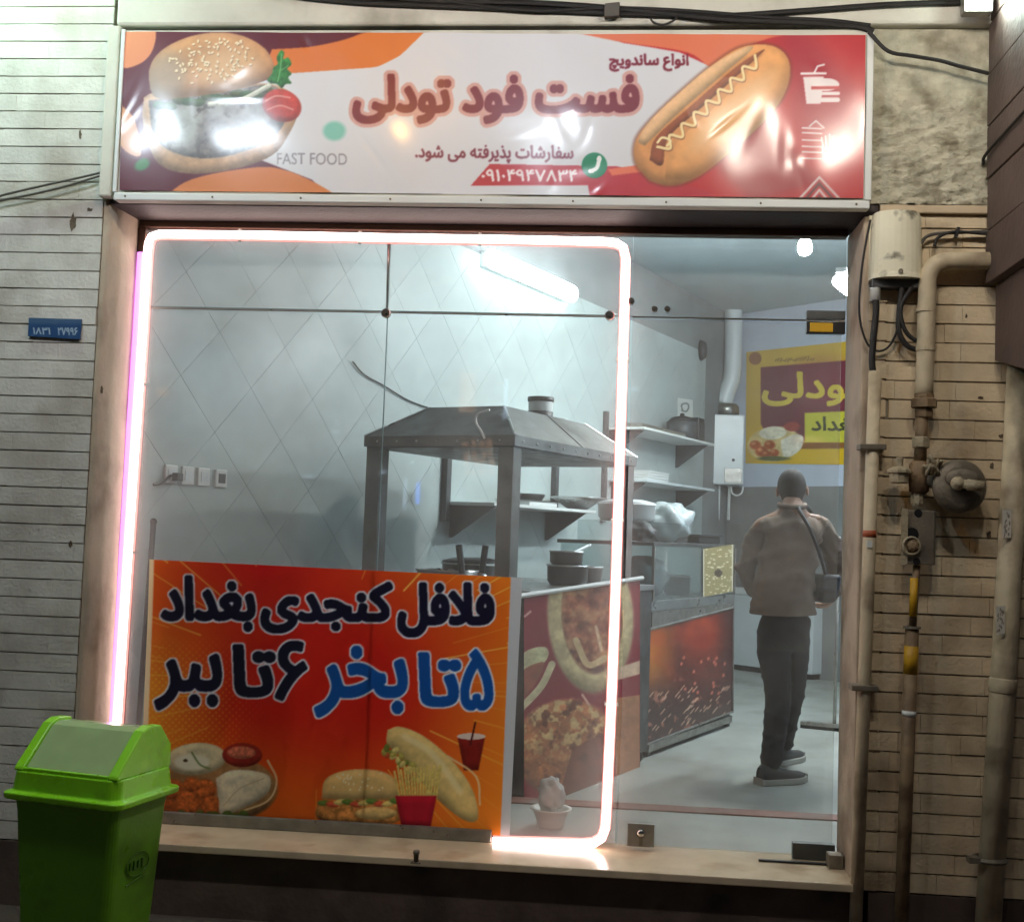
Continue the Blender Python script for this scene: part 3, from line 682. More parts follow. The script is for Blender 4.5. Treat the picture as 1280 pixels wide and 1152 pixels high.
# burger
n1 = cv.noise(26, 3); n2 = cv.noise(9, 4)
bb = cv.poly([(180, 122), (196, 116), (260, 112), (330, 104), (366, 118), (372, 140), (362, 166), (340, 194), (290, 212), (236, 217), (200, 206), (184, 176), (178, 146)], True)
cv.food(bb, (188, 150, 112), 8, 1)
lo = cv.poly([(186, 126), (260, 118), (335, 106), (356, 126), (352, 160), (318, 184), (262, 198), (216, 190), (192, 168)], True)
cv.food(lo, (104, 94, 86), 6, 2, .3); lo = cv.blur(lo, 2); cv.fill(lo*np.clip((n1-.48)*5, 0, 1), (170, 172, 170), .7); cv.fill(lo*np.clip((n2-.58)*7, 0, 1), (60, 48, 42), .7)
cv.fill(cv.blur(cv.ell(222, 158, 24, 32, -30, .6), 5), (188, 200, 198), .6)  # whitish patches paint reflected glare into the burger print
for k in range(12): a = 200+k*12; cv.food(cv.ell(a, 132-k*1.6+3*math.sin(k*2.1), 9, 5, 10*math.sin(k*1.3), .3), (70+8*(k % 3), 96, 62), 3, 20+k)
cv.food(cv.ell(352, 132, 25, 20, 20, .1), (186, 66, 60), 6, 5); cv.fill(cv.stroke([(332, 126), (345, 120), (362, 122)], 2.4, True), (222, 160, 150), .8); cv.fill(cv.stroke([(334, 137), (350, 132), (366, 137)], 2.4, True), (220, 150, 140), .8)
cv.food(cv.stroke([(262, 130), (300, 125), (336, 107)], 6, True), (214, 216, 200), 3, 6)
bun = cv.poly([(188, 112), (187, 88), (200, 66), (232, 48), (270, 41), (305, 46), (332, 62), (343, 84), (338, 96), (310, 108), (260, 118), (215, 124), (195, 122)], True)
cv.food(bun, (190, 142, 100), 12, 7, .1); cv.fill(bun*cv.blur(cv.ell(285, 85, 42, 24, -10, .6), 8), (226, 186, 140), .6); cv.fill(bun*cv.blur(cv.ell(206, 100, 26, 34, 20, .6), 6), (150, 150, 148), .5)
rs = np.random.RandomState(2)
for k in range(110):
    a = rs.rand()*6.28; q = math.sqrt(rs.rand()); x = 264+q*54*math.cos(a); y = 76+q*28*math.sin(a)-q*7*math.cos(a); an = rs.rand()*180
    cv.fill(cv.ell(x+.6, y+1.0, 2.2, 1.4, an, .5), (120, 84, 56), .5); cv.fill(cv.ell(x, y, 2.1, 1.25, an, .5), (234, 216, 180))
lt = [(338, 104), (334, 100), (340, 92), (342, 84), (347, 80), (346, 72), (351, 63), (355, 66), (354, 74), (360, 72), (364, 80), (359, 86), (364, 92), (360, 97), (364, 104), (357, 105), (352, 110), (346, 105)]
cv.food(cv.poly(lt, True), (46, 126, 60), 4, 9, .3); cv.fill(cv.stroke([(352, 68), (350, 88), (347, 102)], 1.6, True), (120, 186, 116), .8); cv.fill(cv.stroke([(351, 88), (360, 82)], 1.2), (120, 186, 116), .7)
cv.fill(cv.ell(418, 164, 14, 12, 0, .4), (126, 196, 182)); cv.fill(cv.ell(178, 206, 10, 7, -30, .5), (70, 130, 80))
# hot dog
hd = [(812, 226), (795, 205), (794, 178), (812, 152), (850, 116), (890, 82), (925, 60), (960, 56), (982, 68), (988, 92), (978, 122), (950, 156), (912, 190), (870, 222), (838, 232)]
cv.fill(cv.blur(cv.dilate(cv.poly(hd, True), 3), 2), (120, 60, 40), .6); cv.food(cv.poly(hd, True), (214, 150, 92), 10, 10, .06)
cv.food(cv.poly([(806, 182), (850, 140), (905, 92), (940, 62), (930, 60), (890, 82), (850, 116), (812, 152), (798, 176)], True), (226, 184, 138), 6, 11, .06)
cv.food(cv.poly([(812, 200), (820, 172), (860, 136), (920, 84), (955, 62), (940, 78), (880, 132), (836, 172), (828, 206)], True), (150, 80, 50), 5, 12, .1)
hb = cv.poly([(830, 226), (838, 190), (862, 162), (910, 118), (950, 72), (970, 62), (986, 84), (978, 122), (950, 156), (912, 190), (870, 222)], True)
cv.food(hb, (224, 160, 98), 12, 13, .06); cv.fill(hb*cv.blur(cv.ell(915, 140, 70, 14, -42, .6), 6), (242, 200, 146), .6); cv.fill(hb*cv.blur(cv.ell(905, 207, 62, 12, -36, .6), 5), (180, 106, 58), .6)
zig = []
for k in range(17):
    t = k/16; x = 826+t*122; y = 188-t*114; d = 6*(1 if k % 2 else -1); zig.append((x+d*.7, y+d*.75))
cv.fill(cv.stroke([(x+.8, y+1.6) for x, y in zig], 4, True), (110, 60, 40), .5); cv.fill(cv.stroke(zig, 3.4, True), (242, 218, 160))
cv.fill(cv.stroke([(822, 178), (828, 172), (838, 176), (834, 182)], 3, True), (244, 224, 170))
# right icons
wt = (236, 224, 226)
cv.fill(cv.poly([(1004, 96), (1030, 96), (1026, 130), (1008, 130)]), wt); cv.fill(cv.stroke([(1002, 92), (1032, 92)], 3), wt); cv.fill(cv.stroke([(1018, 91), (1022, 83), (1030, 81)], 2.4), wt)
cv.fill(cv.ell(1032, 106, 17, 8, 0), wt); cv.fill(cv.poly([(1014, 108), (1050, 108), (1050, 112), (1014, 112)]), red); cv.fill(cv.stroke([(1016, 117), (1048, 117)], 4), wt); cv.fill(cv.stroke([(1017, 125), (1047, 125)], 6), wt)
for y in (160, 166, 175, 183, 190, 198): cv.fill(cv.stroke([(1003, y), (1027, y+1)], 2), wt)
cv.fill(cv.stroke([(1012, 158), (1020, 151), (1030, 160)], 2), wt)
for k in range(5): cv.fill(cv.stroke([(1029+k*4, 184), (1027+k*5, 168+abs(k-2)*2)], 2), wt)
cv.fill(cv.stroke([(1028, 186), (1046, 184), (1043, 200), (1030, 200), (1028, 186)], 2), wt); cv.fill(cv.ell(1036, 193, 4, 4), wt)
for k in range(4):
    cv.fill(cv.stroke([(998+k*8, 250), (1024, 222+k*8), (1050-k*8, 250)], 3), (216, 190, 190) if k % 2 == 0 else (90, 40, 50))
# lettering
t = cv.text('فست فود تودلی', 440, 92, 800, 156, bold=3.0)
cv.fill(cv.blur(cv.dilate(t, 4.6), .7), (206, 160, 152)); cv.fill(cv.blur(t, .6), (122, 44, 58))
cv.fill(cv.blur(cv.text('انواع ساندویچ', 761, 67, 861, 90, bold=.9), .5), (122, 32, 52))
cv.fill(cv.blur(cv.text('سفارشات پذیرفته می شود.', 519, 180, 717, 204, bold=.7, slope=.006), .5), (120, 44, 66))
cv.fill(cv.blur(cv.text('۰۹۱۰۴۹۴۷۸۳۴', 601, 211, 722, 227, bold=.7, slope=.006), .5), (240, 232, 234))
cv.fill(cv.ell(743, 207, 16, 16), (20, 132, 92)); cv.fill(cv.stroke([(739, 214), (746, 210), (749, 200)], 5, True), (236, 240, 238)); cv.fill(cv.ell(739, 214, 4, 3), (236, 240, 238)); cv.fill(cv.ell(749, 199, 3, 4), (236, 240, 238))
cv.fill(cv.blur(cv.text('FAST FOOD', 346, 191, 434, 206, bold=.3, slope=.01), .4), (132, 130, 140))
# white unprinted hem
hem = np.ones(cv.X.shape); hem[:] = 1
M['sign_print'] = mat_print('sign vinyl print', .4, 0, .42, .08, 9)
rng = np.random.RandomState(5)
def crumple(u, v):
    d = np.zeros_like(u)
    for k in range(46):
        x, y = rng.rand(), rng.rand(); a = rng.rand()*PI; sx, sy = .01+.03*rng.rand(), .004+.008*rng.rand()
        du, dv = (u-x), (v-y)*.22; p = du*math.cos(a)+dv*math.sin(a); q = -du*math.sin(a)+dv*math.cos(a)
        d += rng.uniform(-.0019, .0019)*np.exp(-(p/sx)**2-(q/sy)**2)
    d += .0022*np.sin(u*19+v*2.2)+.0015*np.sin(u*47-v*5)+.0012*np.sin(v*9+u*6)
    return d
YSG = -.062
sg = thing('shop_sign', 'wide glossy shop sign printed with a burger, a hot dog and Persian lettering', 'sign', (-.52, YSG, 2.55))
print_sheet('banner', cv, [(155, 40), (1082, 44), (1079, 248), (150, 238)], 900, 200, lambda x, y: ony(x, y, YSG), M['sign_print'], sg, crumple, (0, -1, 0))
SL = ony(151, 140, YSG)[0]-.012; SR = ony(1090, 140, YSG)[0]; ST = ony(600, 39, YSG)[2]+.008; SB = ony(600, 250, YSG)[2]-.014
obj('frame_box', G().box(SL, SR, YSG+.006, -.002, SB, ST), 'beam', sg, bevel=.006)
obj('lower_hem', G().box(SL+.004, SR-.003, YSG-.006, YSG+.004, SB-.003, SB+.026), 'white', sg, bevel=.004)
obj('side_hem', G().box(SR-.022, SR+.002, YSG-.005, YSG+.004, SB+.028, ST), 'white', sg, bevel=.003)
obj('side_hem', G().box(SL-.002, SL+.014, YSG-.005, YSG+.004, SB+.028, ST), 'white', sg, bevel=.003)
for k in range(9):
    x = SL+.05+k*(SR-SL-.1)/8; obj('nail', ball((x, YSG-.007, SB+.012), .004), 'iron', sg, smooth=True)

# ------------------------------------------------------------------ falafel banner behind the glass
cv = Canvas(160, 690, 662, 1052, 1.6, (216, 36, 24))
d = np.hypot(cv.X-400, (cv.Y-860)*1.2)
cv.fill(np.clip((d-90)/190, 0, 1), (250, 134, 34), .95); cv.fill(np.clip((190-np.abs(cv.X-330))/190, 0, 1)*np.clip((800-cv.Y)/90, 0, 1), (208, 22, 28), .9)
cv.fill(np.clip((cv.Y-900)/120, 0, 1)*np.clip((cv.X-160)/60, 0, 1)*np.clip((480-cv.X)/160, 0, 1), (232, 96, 20), .7)
for k in range(90):
    a = 2*PI*k/90+rng.uniform(-.03, .03); r0 = 150+rng.rand()*120; w = rng.uniform(.8, 2.2)
    x0, y0 = 400+r0*math.cos(a)*1.05, 850+r0*math.sin(a)*.8; x1, y1 = 400+430*math.cos(a), 850+330*math.sin(a)
    cv.fill(cv.stroke([(x0, y0), (x1, y1)], w), (255, 206, 96), rng.uniform(.35, .95))
dot = (np.sin(cv.X*.75)*np.sin(cv.Y*.75)); cv.fill(np.clip(dot*3-1, 0, 1)*np.clip((330-cv.X)/130, 0, 1)*np.clip((cv.Y-790)/60, 0, 1), (250, 190, 60), .8)
cv.fill(np.clip((290-cv.X)/110, 0, 1)*np.clip((cv.Y-760)/100, 0, 1), (250, 176, 50), .7); cv.fill(np.clip((cv.X-520)/110, 0, 1)*np.clip((cv.Y-770)/90, 0, 1), (250, 150, 44), .55); cv.fill(np.clip((cv.Y-880)/110, 0, 1), (246, 128, 34), .35)
wh, nav, blu = (236, 232, 236), (26, 24, 48), (24, 84, 160)
for s_, b, c in (('فلافل', (496, 727, 619, 797), nav), ('کنجدی', (325, 726, 492, 792), nav), ('بغداد', (200, 718, 320, 790), nav), ('۵تا', (522, 808, 617, 890), blu), ('بخر', (392, 806, 510, 897), blu), ('۶تا', (290, 798, 385, 878), nav), ('ببر', (192, 816, 278, 888), nav)):
    if s_[0] in '۵۶':
        dg = cv.text(s_[0], b[2]-42, b[1]+2, b[2], b[3]-2, bold=2.6); wd_ = cv.text(s_[1:], b[0], b[1]+6, b[2]-40, b[3]-6, bold=3.6); t = np.maximum(dg, wd_)
    else: t = cv.text(s_, *b, bold=3.5)
    cv.fill(cv.blur(cv.dilate(t, 2.3), .5), wh); cv.fill(cv.blur(t, .5), c)
# food pictures along the bottom
cv.food(cv.ell(275, 985, 72, 42, 0), (168, 120, 76), 8, 60, .2)
cv.food(cv.ell(245, 948, 38, 20, -5), (230, 210, 166), 6, 61, .12); cv.fill(cv.blur(cv.ell(240, 952, 22, 10, 0), 2), (246, 238, 214), .8); cv.fill(cv.stroke([(240, 940), (250, 955), (262, 960)], 2, True), (120, 140, 70)); cv.fill(cv.ell(232, 950, 3, 2, 0), (90, 70, 40))
for q, (x, y, r) in enumerate(((216, 986, 15), (236, 1002, 17), (256, 986, 15), (212, 1010, 13), (264, 1006, 14), (240, 980, 11), (226, 1016, 11))): cv.food(cv.ell(x, y, r, r*.85, 0, .25), (204, 104, 48), 4, 62+q, .35)
cv.food(cv.ell(303, 943, 25, 15, 0), (160, 44, 34), 4, 70); cv.food(cv.ell(302, 940, 18, 8, 0), (218, 116, 86), 3, 71, .3)
cv.food(cv.poly([(270, 972), (290, 962), (320, 963), (338, 972), (330, 995), (280, 1018), (274, 1000)], True), (236, 218, 184), 6, 72, .12); cv.fill(cv.stroke([(280, 1006), (300, 985), (330, 972)], 1.2, True), (200, 170, 126), .8)
cv.fill(cv.stroke([(335, 950), (346, 975), (335, 1000), (300, 1014)], 2.4, True), (236, 200, 146))
for k in range(14): cv.food(cv.ell(214+k*7, 1019+3*math.sin(k*2.3), 6, 4, 30*math.sin(k), .3), (84+10*(k % 3), 112, 48), 2, 80+k)
cv.food(cv.poly([(402, 998), (406, 975), (425, 964), (460, 961), (490, 970), (496, 996), (450, 1000)], True), (226, 184, 116), 8, 90, .08)
for k in range(26): cv.fill(cv.ell(415+rs.rand()*70, 966+rs.rand()*22, 1.4, .9, rs.rand()*180, .5), (246, 232, 190))
n3 = cv.noise(9, 8); bl_ = cv.poly([(398, 1000), (496, 1000), (500, 1024), (470, 1030), (400, 1024)], True); cv.food(bl_, (200, 130, 66), 5, 91, .4)
for k in range(10): cv.food(cv.ell(405+k*10, 1003+2*math.sin(k*1.9), 8, 3.5, 12*math.sin(k*2.2), .3), ((110, 140, 60), (220, 90, 60), (236, 206, 120))[k % 3], 2, 100+k)
cv.food(cv.ell(470, 1016, 26, 8, 0), (228, 186, 116), 4, 92)
cv.food(cv.poly([(484, 912), (500, 908), (530, 920), (565, 950), (590, 985), (598, 1020), (585, 1026), (560, 1010), (530, 980), (500, 945), (484, 930)], True), (232, 196, 124), 9, 93, .1); cv.fill(cv.blur(cv.stroke([(505, 920), (540, 942), (575, 988)], 8, True), 2), (250, 230, 176), .6)
for k in range(30):
    t = rs.rand(); x, y = 478+t*64+rs.uniform(-6, 6), 934+t*58+rs.uniform(-10, 10); cv.food(cv.ell(x, y, 5, 3.4, rs.rand()*180, .4), ((196, 176, 84), (236, 214, 130), (130, 140, 60), (226, 200, 120), (206, 90, 50))[k % 5], 2, 110+k)
for k in range(15): a = 498+k*3.2; cv.food(cv.stroke([(a+2, 998), (a-5+k*.9, 964-7*abs(math.sin(k*1.7)))], 2.8), (248, 214, 116), 2, 150+k)
cv.food(cv.poly([(494, 994), (546, 994), (538, 1034), (502, 1034)]), (188, 26, 46), 6, 95, .05)
cv.food(cv.poly([(572, 922), (606, 922), (598, 962), (580, 962)]), (140, 36, 30), 5, 96, .1); cv.fill(cv.ell(589, 920, 18, 4, 0), (232, 206, 192)); cv.fill(cv.stroke([(594, 903), (588, 930)], 2.4), (90, 30, 30))
cv.fill(cv.stroke([(560, 945), (595, 970), (600, 1005)], 2.4, True), (240, 200, 140))
ed = lambda yy: 637-(yy-722)*(12/321)
cv.fill(np.clip(cv.X-(638-(cv.Y-722)*.04), 0, 1), (206, 204, 206))
cv.fill(np.clip((191-(cv.Y-700)*.035)+2-cv.X, 0, 1), (250, 226, 180))
M['banner_print'] = mat_print('window banner print', .45, .5, 0, .05, 12)
YB = GY-.012
def waves(u, v): return .002*np.sin(u*9+v*2)+.0016*np.sin(v*7-u*3)+.001*np.sin(u*31+v*11)
fbn = print_sheet('window_banner', cv, [(187, 699), (653, 722), (637, 1044), (174, 1030)], 420, 300, lambda x, y: ony(x, y, YB), M['banner_print'], None, waves, (0, 1, 0))
tag(fbn, 'red and orange banner with Persian falafel lettering hung on the window glass', 'banner')

# ================================================================== INTERIOR THINGS
def sn(p): p = np.asarray(p, float); return float(p@W), float(p@N), float(p[2])
# --- tube light on the grey plaster above the tiles
a = sn(onn(604, 331, NW+.05)); b = sn(onn(711, 361, NW+.05)); zc = (a[2]+b[2])/2
tl = thing('batten_light', 'lit white batten lamp on the wall above the tiles', 'light', I((a[0]+b[0])/2, NW, zc))
obj('housing', G().ibox(a[0]+.03, b[0]-.03, NW+.002, NW+.068, zc-.05, zc+.05), 'white', tl, bevel=.004)
g = G(); prof = [(NW+.069, -.05), (NW+.08, -.062), (NW+.10, -.064), (NW+.125, -.046), (NW+.135, 0), (NW+.125, .046), (NW+.10, .064), (NW+.08, .062), (NW+.069, .05)]
m_ = len(prof); nc2, zc2 = NW+.10, 0
rings = [(a[0]-.006, .55), (a[0]+.006, .9), (a[0]+.03, 1.), (b[0]-.03, 1.), (b[0]-.006, .9), (b[0]+.006, .55)]
for s_, k_ in rings: g.v += [tuple(I(s_, nc2+(n_-nc2)*k_, zc+z_*k_)) for n_, z_ in prof]
for r_ in range(len(rings)-1):
    for k in range(m_): g.f.append((r_*m_+k, r_*m_+(k+1) % m_, (r_+1)*m_+(k+1) % m_, (r_+1)*m_+k))
g.f.append(tuple(range(m_))); g.f.append(tuple((len(rings)-1)*m_+k for k in range(m_))[::-1]); obj('diffuser', g, 'tube', tl, smooth=True)
# --- bulb
p = ony(1006, 309, 3.0)
bu = thing('light_bulb', 'bare lit bulb hanging from the ceiling by a cord, behind the transom', 'bulb', p)
obj('globe', G().lathe([(.004, -.052), (.028, -.044), (.043, -.018), (.043, .008), (.032, .036), (.02, .055), (.018, .062)], p, 20), 'bulb', bu, smooth=True)
obj('holder', G().lathe([(.02, .062), (.024, .066), (.024, .115), (.008, .125)], p, 14), 'white', bu)
obj('cord', G().tube([(p[0], p[1], p[2]+.12), (p[0]+.004, p[1], CEIL)], .004, 6), 'cable_g', bu)
# --- second batten, hung on rods, mostly hidden by the right jamb
q = sn(ony(1051, 350, 2.6)); t2_ = thing('hanging_batten', 'lit batten lamp hung on rods, its end just showing beside the door jamb', 'light', I(q[0]+.65, q[1], q[2]))
g = G()
for s_, k_ in ((q[0]-.004, .6), (q[0]+.02, 1.), (q[0]+1.28, 1.), (q[0]+1.304, .6)): g.v += [tuple(I(s_, q[1]+.055*k_*math.cos(a_), q[2]+.045*k_*math.sin(a_))) for a_ in [2*PI*i/12 for i in range(12)]]
for r_ in range(3):
    for k in range(12): g.f.append((r_*12+k, r_*12+(k+1) % 12, (r_+1)*12+(k+1) % 12, (r_+1)*12+k))
g.f.append(tuple(range(12))[::-1]); g.f.append(tuple(36+k for k in range(12))); obj('diffuser', g, 'tube2', t2_, smooth=True)
obj('channel', G().ibox(q[0], q[0]+1.3, q[1]-.03, q[1]+.03, q[2]+.046, q[2]+.075), 'white', t2_)
for s_ in (q[0]+.2, q[0]+1.1): obj('rod', G().tube([I(s_, q[1], q[2]+.075), I(s_, q[1], CEIL)], .005, 6), 'white', t2_)
# --- wall sockets
st = thing('wall_sockets', 'row of white sockets with a grubby cable on the tiled wall', 'socket', V(onn(250, 610, NW)))
zz_ = float(onn(262, 597, NW)[2])
xs = [212, 233, 253, 275]
for k, x in enumerate(xs):
    q = sn(onn(x, 597, NW+.01)); obj('socket', G().ibox(q[0]-.038, q[0]+.038, NW+.0097, NW+.022, zz_-.042, zz_+.042), 'white', st, bevel=.004)
    obj('insert', G().ibox(q[0]-.022, q[0]+.022, NW+.0221, NW+.025, zz_-.022, zz_+.022), 'enamel' if k != 3 else 'dark', st)
q0 = V(onn(192, 606, NW+.04)); q1 = V(onn(214, 594, NW+.03)); obj('plug_cable', G().tube(spline([q0, (np.array(q0)+np.array(q1))/2+np.array([0, 0, -.01]), q1], 5), .006, 6), 'cable', st)
obj('plug', G().obox(V(onn(222, 596, NW+.04)), W, N, (0, 0, 1), .02, .018, .018), 'dark', st, bevel=.005)
# --- loose cable on the tiles down to the hood
pts = [onn(x, y, NW+.02) for x, y in ((441, 452), (455, 468), (480, 482), (510, 500), (545, 512), (575, 514))]
c_ = obj('wall_cable', G().tube(spline(pts, 5), .0042, 6), 'cable'); tag(c_, 'black cable drooping across the tiled wall towards the hood', 'cable')
# --- shelves on the tiled wall
def wall_shelf(x0, x1, y, depth, label, braces=True, wood='white', dz=.02):
    a = sn(onn(x0, y, NW+.01)); b = sn(onn(x1, y, NW+.01)); z = (a[2]+b[2])/2
    t = thing('wall_shelf', label, 'shelf', I((a[0]+b[0])/2, NW+.01, z))
    obj('board', G().ibox(a[0], b[0], NW+.0101, NW+depth, z-dz, z), wood, t, bevel=.003)
    for s_ in (a[0]+.06, b[0]-.10):
        g = G(); th_ = .014
        P = [(s_, NW+.011, z-dz-.001), (s_, NW+depth-.03, z-dz-.001), (s_, NW+.03, z-dz-.2), (s_, NW+.011, z-dz-.2)]
        g.add([I(*q) for q in P]+[I(q[0]+th_, q[1], q[2]) for q in P], [(0, 1, 2, 3), (7, 6, 5, 4)]+[(k, 4+k, 4+(k+1) % 4, (k+1) % 4) for k in range(4)])
        obj('bracket', g, 'dark', t)
    return t, a[0], b[0], z
t1, a1, b1, z1 = wall_shelf(556, 690, 632, .36, 'white wall shelf seen between the hood posts')
obj('upright', G().ibox(a1-.05, a1, NW+.0102, NW+.05, z1-.12, z1+.42), 'dark', t1)
obj('upright', G().ibox(b1-.03, b1+.02, NW+.0102, NW+.05, z1-.06, z1+.42), 'dark', t1)
t2, a2, b2, z2 = wall_shelf(757, 850, 545, .34, 'upper wall shelf with a dark pot on it, beside the hood')
t3, a3, b3, z3 = wall_shelf(760, 850, 605, .34, 'middle wall shelf below the shelf with the dark pot', wood='enamel')
obj('upright', G().ibox(a2-.06, a2-.01, NW+.0102, NW+.04, z3-.35, z2+.12), 'dark', t2)
# things on shelves
k = thing('food_tray', 'flat white tray on the shelf between the hood posts', 'tray', I(a1+.9, NW+.2, z1)); L_ = b1-a1
k.location = I(a1+L_*.45, NW+.2, z1); obj('tray', G().ibox(a1+L_*.35, a1+L_*.62, NW+.08, NW+.33, z1+.001, z1+.03), 'white', k, bevel=.006)
obj('rim', G().ibox(a1+L_*.345, a1+L_*.625, NW+.075, NW+.335, z1+.031, z1+.036), 'steel', k)
k = thing('frying_pan', 'black frying pan lying on the wall shelf', 'pan', I(a1+L_*.48, NW+.2, z1+.037))
obj('bowl', G().lathe([(.09, 0), (.11, .03), (.115, .045), (.105, .045), (.085, .006)], I(a1+L_*.5, NW+.2, z1+.037), 20), 'black', k, smooth=True)
obj('handle', G().tube([I(a1+L_*.5-.1, NW+.2, z1+.075), I(a1+L_*.5-.26, NW+.22, z1+.09)], .01, 8), 'black', k)
k = thing('shallow_bowl', 'wide grey metal bowl at the end of the wall shelf', 'bowl', I(b1-.05, NW+.26, z1))
obj('bowl', G().lathe([(.06, 0), (.15, .06), (.20, .085), (.195, .09), (.06, .012)], I(b1-.05, NW+.24, z1), 24), 'steel', k, smooth=True)
L2 = b2-a2
k = thing('cook_pot', 'dark round pot standing on the upper wall shelf', 'pot', I(a2+L2*.72, NW+.2, z2))
obj('pot', G().lathe([(.10, 0), (.13, .02), (.135, .15), (.12, .155)], I(a2+L2*.72, NW+.2, z2), 20), 'dark', k, smooth=True)
obj('lid', G().lathe([(.125, .156), (.09, .19), (.02, .205), (.02, .225), (.006, .23)], I(a2+L2*.72, NW+.2, z2), 20), 'black', k, smooth=True)
k = thing('radio', 'small black box with a raised back standing beside the pot', 'box', I(a2+L2*.93, NW+.18, z2))
obj('case', G().ibox(a2+L2*.88, a2+L2*.97, NW+.1, NW+.26, z2+.001, z2+.22), 'black', k, bevel=.01); obj('grille', G().ibox(a2+L2*.883, a2+L2*.967, NW+.2602, NW+.264, z2+.03, z2+.17), 'dark', k)
k = thing('wooden_board', 'long flat board lying along the edge of the upper shelf', 'board', I(a2+L2*.4, NW+.2, z2))
obj('board', G().ibox(a2+.05, a2+L2*.62, NW+.06, NW+.3, z2+.001, z2+.035), 'alu', k, bevel=.006)
k = thing('paper_stack', 'pile of white sheets on the middle wall shelf', 'paper', I(a3+.4, NW+.2, z3))
for i_ in range(4): obj('sheet_bundle', G().ibox(a3+.1+i_*.01, a3+.55+i_*.008, NW+.05, NW+.3, z3+.001+i_*.02, z3+.019+i_*.02), 'white', k, bevel=.003)
# wall clock and paper notice
q = sn(onn(876, 438, NW+.01)); k = thing('wall_speaker', 'small dark oval thing fixed high on the end of the tiled wall', 'speaker', I(*q))
obj('cover', G().lathe([(.055, 0), (.06, .02), (.05, .05), (.02, .06)], I(q[0], NW+.0097, q[2]), 18, axis=N, sx=1, sy=1.5), 'dark', k, smooth=True); obj('rim', G().lathe([(.066, 0), (.066, .012)], I(q[0], NW+.0097, q[2]), 18, axis=N, sy=1.5), 'black', k)
cvn = Canvas(842, 490, 872, 545, 3, (214, 220, 216)); cvn.fill(cvn.stroke([(853, 512), (852, 506), (858, 504), (861, 508), (858, 514), (852, 513)], 1.6, True), (90, 100, 96)); cvn.fill(cvn.stroke([(850, 520), (858, 520)], 1.2), (150, 158, 154)); cvn.fill(cvn.stroke([(851, 530), (854, 533)], 1.6), (110, 118, 114)); cvn.fill(cvn.stroke([(857, 530), (860, 533)], 1.6), (110, 118, 114))
M['paper_print'] = mat_print('paper print', .6)
k = print_sheet('paper_notice', cvn, [(847, 497), (866, 500), (866, 538), (847, 534)], 20, 30, lambda x, y: onn(x, y, NW+.012), M['paper_print']); tag(k, 'white paper notice with a round mark stuck to the tiled wall', 'notice')

# --- cart with steel hood
S0, S1 = sn(ony(643, 557, 0.85*1.06-.26))[0], 2.253
S0 = .822; ZC = 1.10; ZE = 1.738
ct = thing('falafel_cart', 'steel serving cart with a hipped canopy hood and printed front panel', 'cart', I((S0+S1)/2, (NC+NH1)/2, FL))
obj('cabinet', G().ibox(S0, S1+.02, NH1, NC-.012, FL+.07, ZC-.05), 'steel_d', ct)
obj('worktop', G().ibox(S0-.01, S1+.03, NH1-.01, NC-.002, ZC-.049, ZC-.02), 'steel', ct, bevel=.004)
for s_ in (S0+.05, S1-.03):
    for n_ in (NC-.06, NH1+.06): obj('castor', G().lathe([(.035, -.014), (.04, -.008), (.04, .008), (.035, .014)], I(s_, n_, FL+.041), 14, axis=W), 'black', ct)
pw = .04
for i_, s_ in enumerate((S0+.05, S1-.05)):
    for n_ in (NH0-.05, NH1+.05): obj('post', G().ibox(s_-pw, s_+pw, n_-pw, n_+pw, ZC-.019, ZE-.001), 'hood', ct, bevel=.003)
hd_ = obj('hood', G(), 'steel', ct) if False else None
e, tp, ins = .05, 1.955, .26
E0 = [I(S0, NH1, ZE), I(S0, NH0, ZE), I(S1, NH0, ZE), I(S1, NH1, ZE)]; E1 = [v+Vector((0, 0, e)) for v in E0]
T0 = [I(S0+ins, NH1+ins*.8, tp), I(S0+ins, NH0-ins*.8, tp), I(S1-ins, NH0-ins*.8, tp), I(S1-ins, NH1+ins*.8, tp)]
hood = obj('hood', G().add(E0+E1+T0, [(i_, (i_+1) % 4, 4+(i_+1) % 4, 4+i_) for i_ in range(4)]+[(4+i_, 4+(i_+1) % 4, 8+(i_+1) % 4, 8+i_) for i_ in range(4)]+[(8, 9, 10, 11)]), 'hood', ct)
hood.data.flip_normals() if False else None
obj('eave_lip', G().ibox(S0+.01, S1-.01, NH1+.01, NH0-.01, ZE-.006, ZE-.002), 'steel_d', hood)
for k in range(10): s_ = S0+.08+k*(S1-S0-.16)/9; obj('rivet', G().ellip(I(s_, NH0+.001, ZE+.025), .006, .006, .006, 8, 6), 'steel', hood)
for k in range(7): n_ = NH1+.08+k*(NH0-NH1-.16)/6; obj('rivet', G().ellip(I(S0-.001, n_, ZE+.025), .006, .006, .006, 8, 6), 'steel', hood)
for a_, b_ in zip(E1, T0): obj('seam', G().tube([a_, b_], .006, 6), 'steel', hood)
obj('seam', G().tube([I((S0+S1)/2, NH0+.001, ZE+e), I((S0+S1)/2, NH0-ins*.8, tp+.001)], .004, 6), 'hood', hood)
